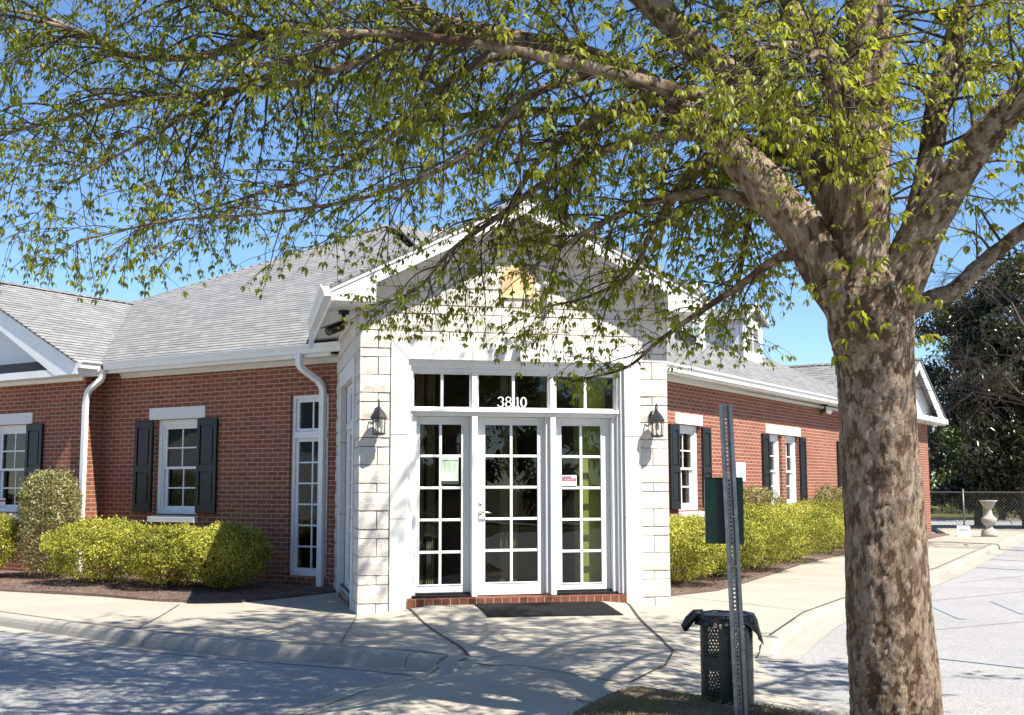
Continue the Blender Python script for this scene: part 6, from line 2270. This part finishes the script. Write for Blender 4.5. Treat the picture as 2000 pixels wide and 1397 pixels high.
# chain link fence
fa = Vector(px_dir(34.0, 39.5)); fb = Vector(px_dir(45.5, 38.5))
r = empty('chain_link_fence', (fa.x, fa.y, -.2))
tag(r, 'low chain link fence in front of the dark evergreens', 'fence')
L_ = (fb - fa).length
dv = (fb - fa).normalized()
mesh_ = MB()
HF = 1.15
def fp(s, z): return (dv.x * s, dv.y * s, z)
s = -HF
while s < L_:
    for sg in (1, -1):
        a0, a1 = (s, s + HF) if sg > 0 else (s + HF, s)
        mesh_.tube([fp(a0, .08), fp(a1, .08 + HF)], .005, 3, caps=False)
    s += .105
mesh_.build('mesh', M['rust'], r)
po = MB()
po.tube([fp(-1, HF + .1), fp(L_, HF + .1)], .022, 6)
po.build('top_rail', M['rust'], r)
s = 0.0
while s < L_:
    q = MB()
    q.tube([fp(s, -.2), fp(s, HF + .16)], .028, 8)
    q.lathe([(.032, 0), (.032, .02), (.0, .05)], fp(s, HF + .16), 8)
    q.build('post', M['rust'], r, None, True)
    s += 2.4

# urn on its pedestal and a small white board by the fence
r = empty('garden_urn', (18.63, 15.55, walk_z(18.63, 15.55)))
r.location = (*px_dir(35.05, 34.6)[:2], -.13)
r.scale = (.80, .80, .92)
tag(r, 'pale weathered pedestal urn standing before the fence', 'urn')
u = MB()
u.lathe([(0, 0), (.27, 0), (.28, .10), (.25, .12), (.26, .17), (.17, .22), (.12, .27), (.115, .31), (.19, .37), (.255, .46), (.26, .52), (.235, .56), (.16, .60), (.12, .68), (.10, .78), (.105, .80)], n=24)
u.build('pedestal', M['urn'], r, None, True)
u = MB()
u.lathe([(.10, .80), (.12, .83), (.17, .88), (.22, .96), (.26, 1.03), (.30, 1.045), (.30, 1.075), (.26, 1.07), (.2, .98), (0, .95)], n=24)
u.build('bowl', M['urn'], r, None, True)
r = empty('yard_board', (*px_dir(33.95, 34.3)[:2], -.13), rad(-34))
tag(r, 'small white box board standing by the fence left of the urn', 'board')
u = MB()
u.prism([(-.17, 0), (.17, 0), (.165, .30), (-.165, .30)], 'y', -.04, .04)
u.prism([(-.035, .005), (.16, .005), (-.035, .295)][::-1], 'x', .1705, .18)
u.build('panel', M['white_paper'], r, None, False, .004)
add_text('NOTICE', .06, M['black_ink'], r, (0, -.044, .17), xs=1.0)

r = np.random.default_rng(99)
n = 42000
an = rad(1) * r.uniform(-20, 66, n)
ds = r.uniform(72, 92, n)
hg = np.array([5.2 + 2.2 * noise.noise((a * 9, 0, 2)) + 1.2 * noise.noise((a * 40, 0, 5)) for a in an])
pos = np.stack([-1.2 + ds * np.sin(an), -13 + ds * np.cos(an), -.4 + hg * r.random(n) ** .8], 1)
me = leaf_mesh('distant_woods', pos, r.normal(0, 1, (n, 3)), r.normal(0, 1, (n, 3)), r.uniform(.3, .7, n), r.uniform(.2, .4, n), r.uniform(0, 1, n), M['far_leaf'], .1, True)
tag(link('distant_woods', me), 'low green wood far behind the building and fence', 'woods', kind='stuff')

# ---- what the windows mirror: the far side of the lot
leafy_names = [(-34, -30, 9, 51), (-24, -47, 10, 52), (-15, -50, 11, 53), (-8, -47, 9.5, 54), (-2, -49, 11, 55), (4, -47, 10, 56), (9.5, -49, 11, 61), (14.5, -47, 10.5, 62), (20, -49, 11, 63), (26, -48, 11, 64), (-46, -12, 9, 57), (-50, 12, 9, 58), (-40, -20, 8, 59), (33, -48, 11, 60)]
lbl = ['at the west corner of the lot', 'across the road, second from the west', 'across the road, third from the west', 'across the road, fourth from the west', 'across the road behind the viewer', 'across the road facing the left door', 'across the road facing the middle door', 'across the road facing the right door', 'across the road, east of the doors', 'across the road, second from the east end', 'beside the pale neighbouring house', 'behind the pale neighbouring house', 'on the lawn west of the lot', 'across the road at the east end']
for (x, y, hh, sd), lb in zip(leafy_names, lbl):
    leafy_tree('roadside_tree', 'spreading green tree ' + lb, 'tree', (x, y, -.4), hh, hh * .36, 1.2, 40, 8000, .42, M['far_leaf'], sd, 'trees across the road')
nh = empty('neighbour_house', (-44, 3, -.4), rad(-80))
tag(nh, 'pale sided house with grey roof across the lawn', 'building')
m_ = MB()
m_.box(-7, 7, 0, 8, 0, 3.2)
m_.prism([(-7, 3.2), (7, 3.2), (0, 6.4)], 'y', .0, 8)
m_.build('wall', M['house_wall'], nh)
m_ = MB()
m_.prism([(-7.6, 3.0), (0, 6.5), (7.6, 3.0), (7.6, 3.2), (0, 6.75), (-7.6, 3.2)][::-1], 'y', -.5, 8.5)
m_.build('roof', M['shingle'], nh)
for x in (-4.5, -1.5, 1.5, 4.5):
    m_ = MB(); m_.box(x - .5, x + .5, -.05, -.01, 1, 2.4); m_.build('window', M['shutter'], nh)
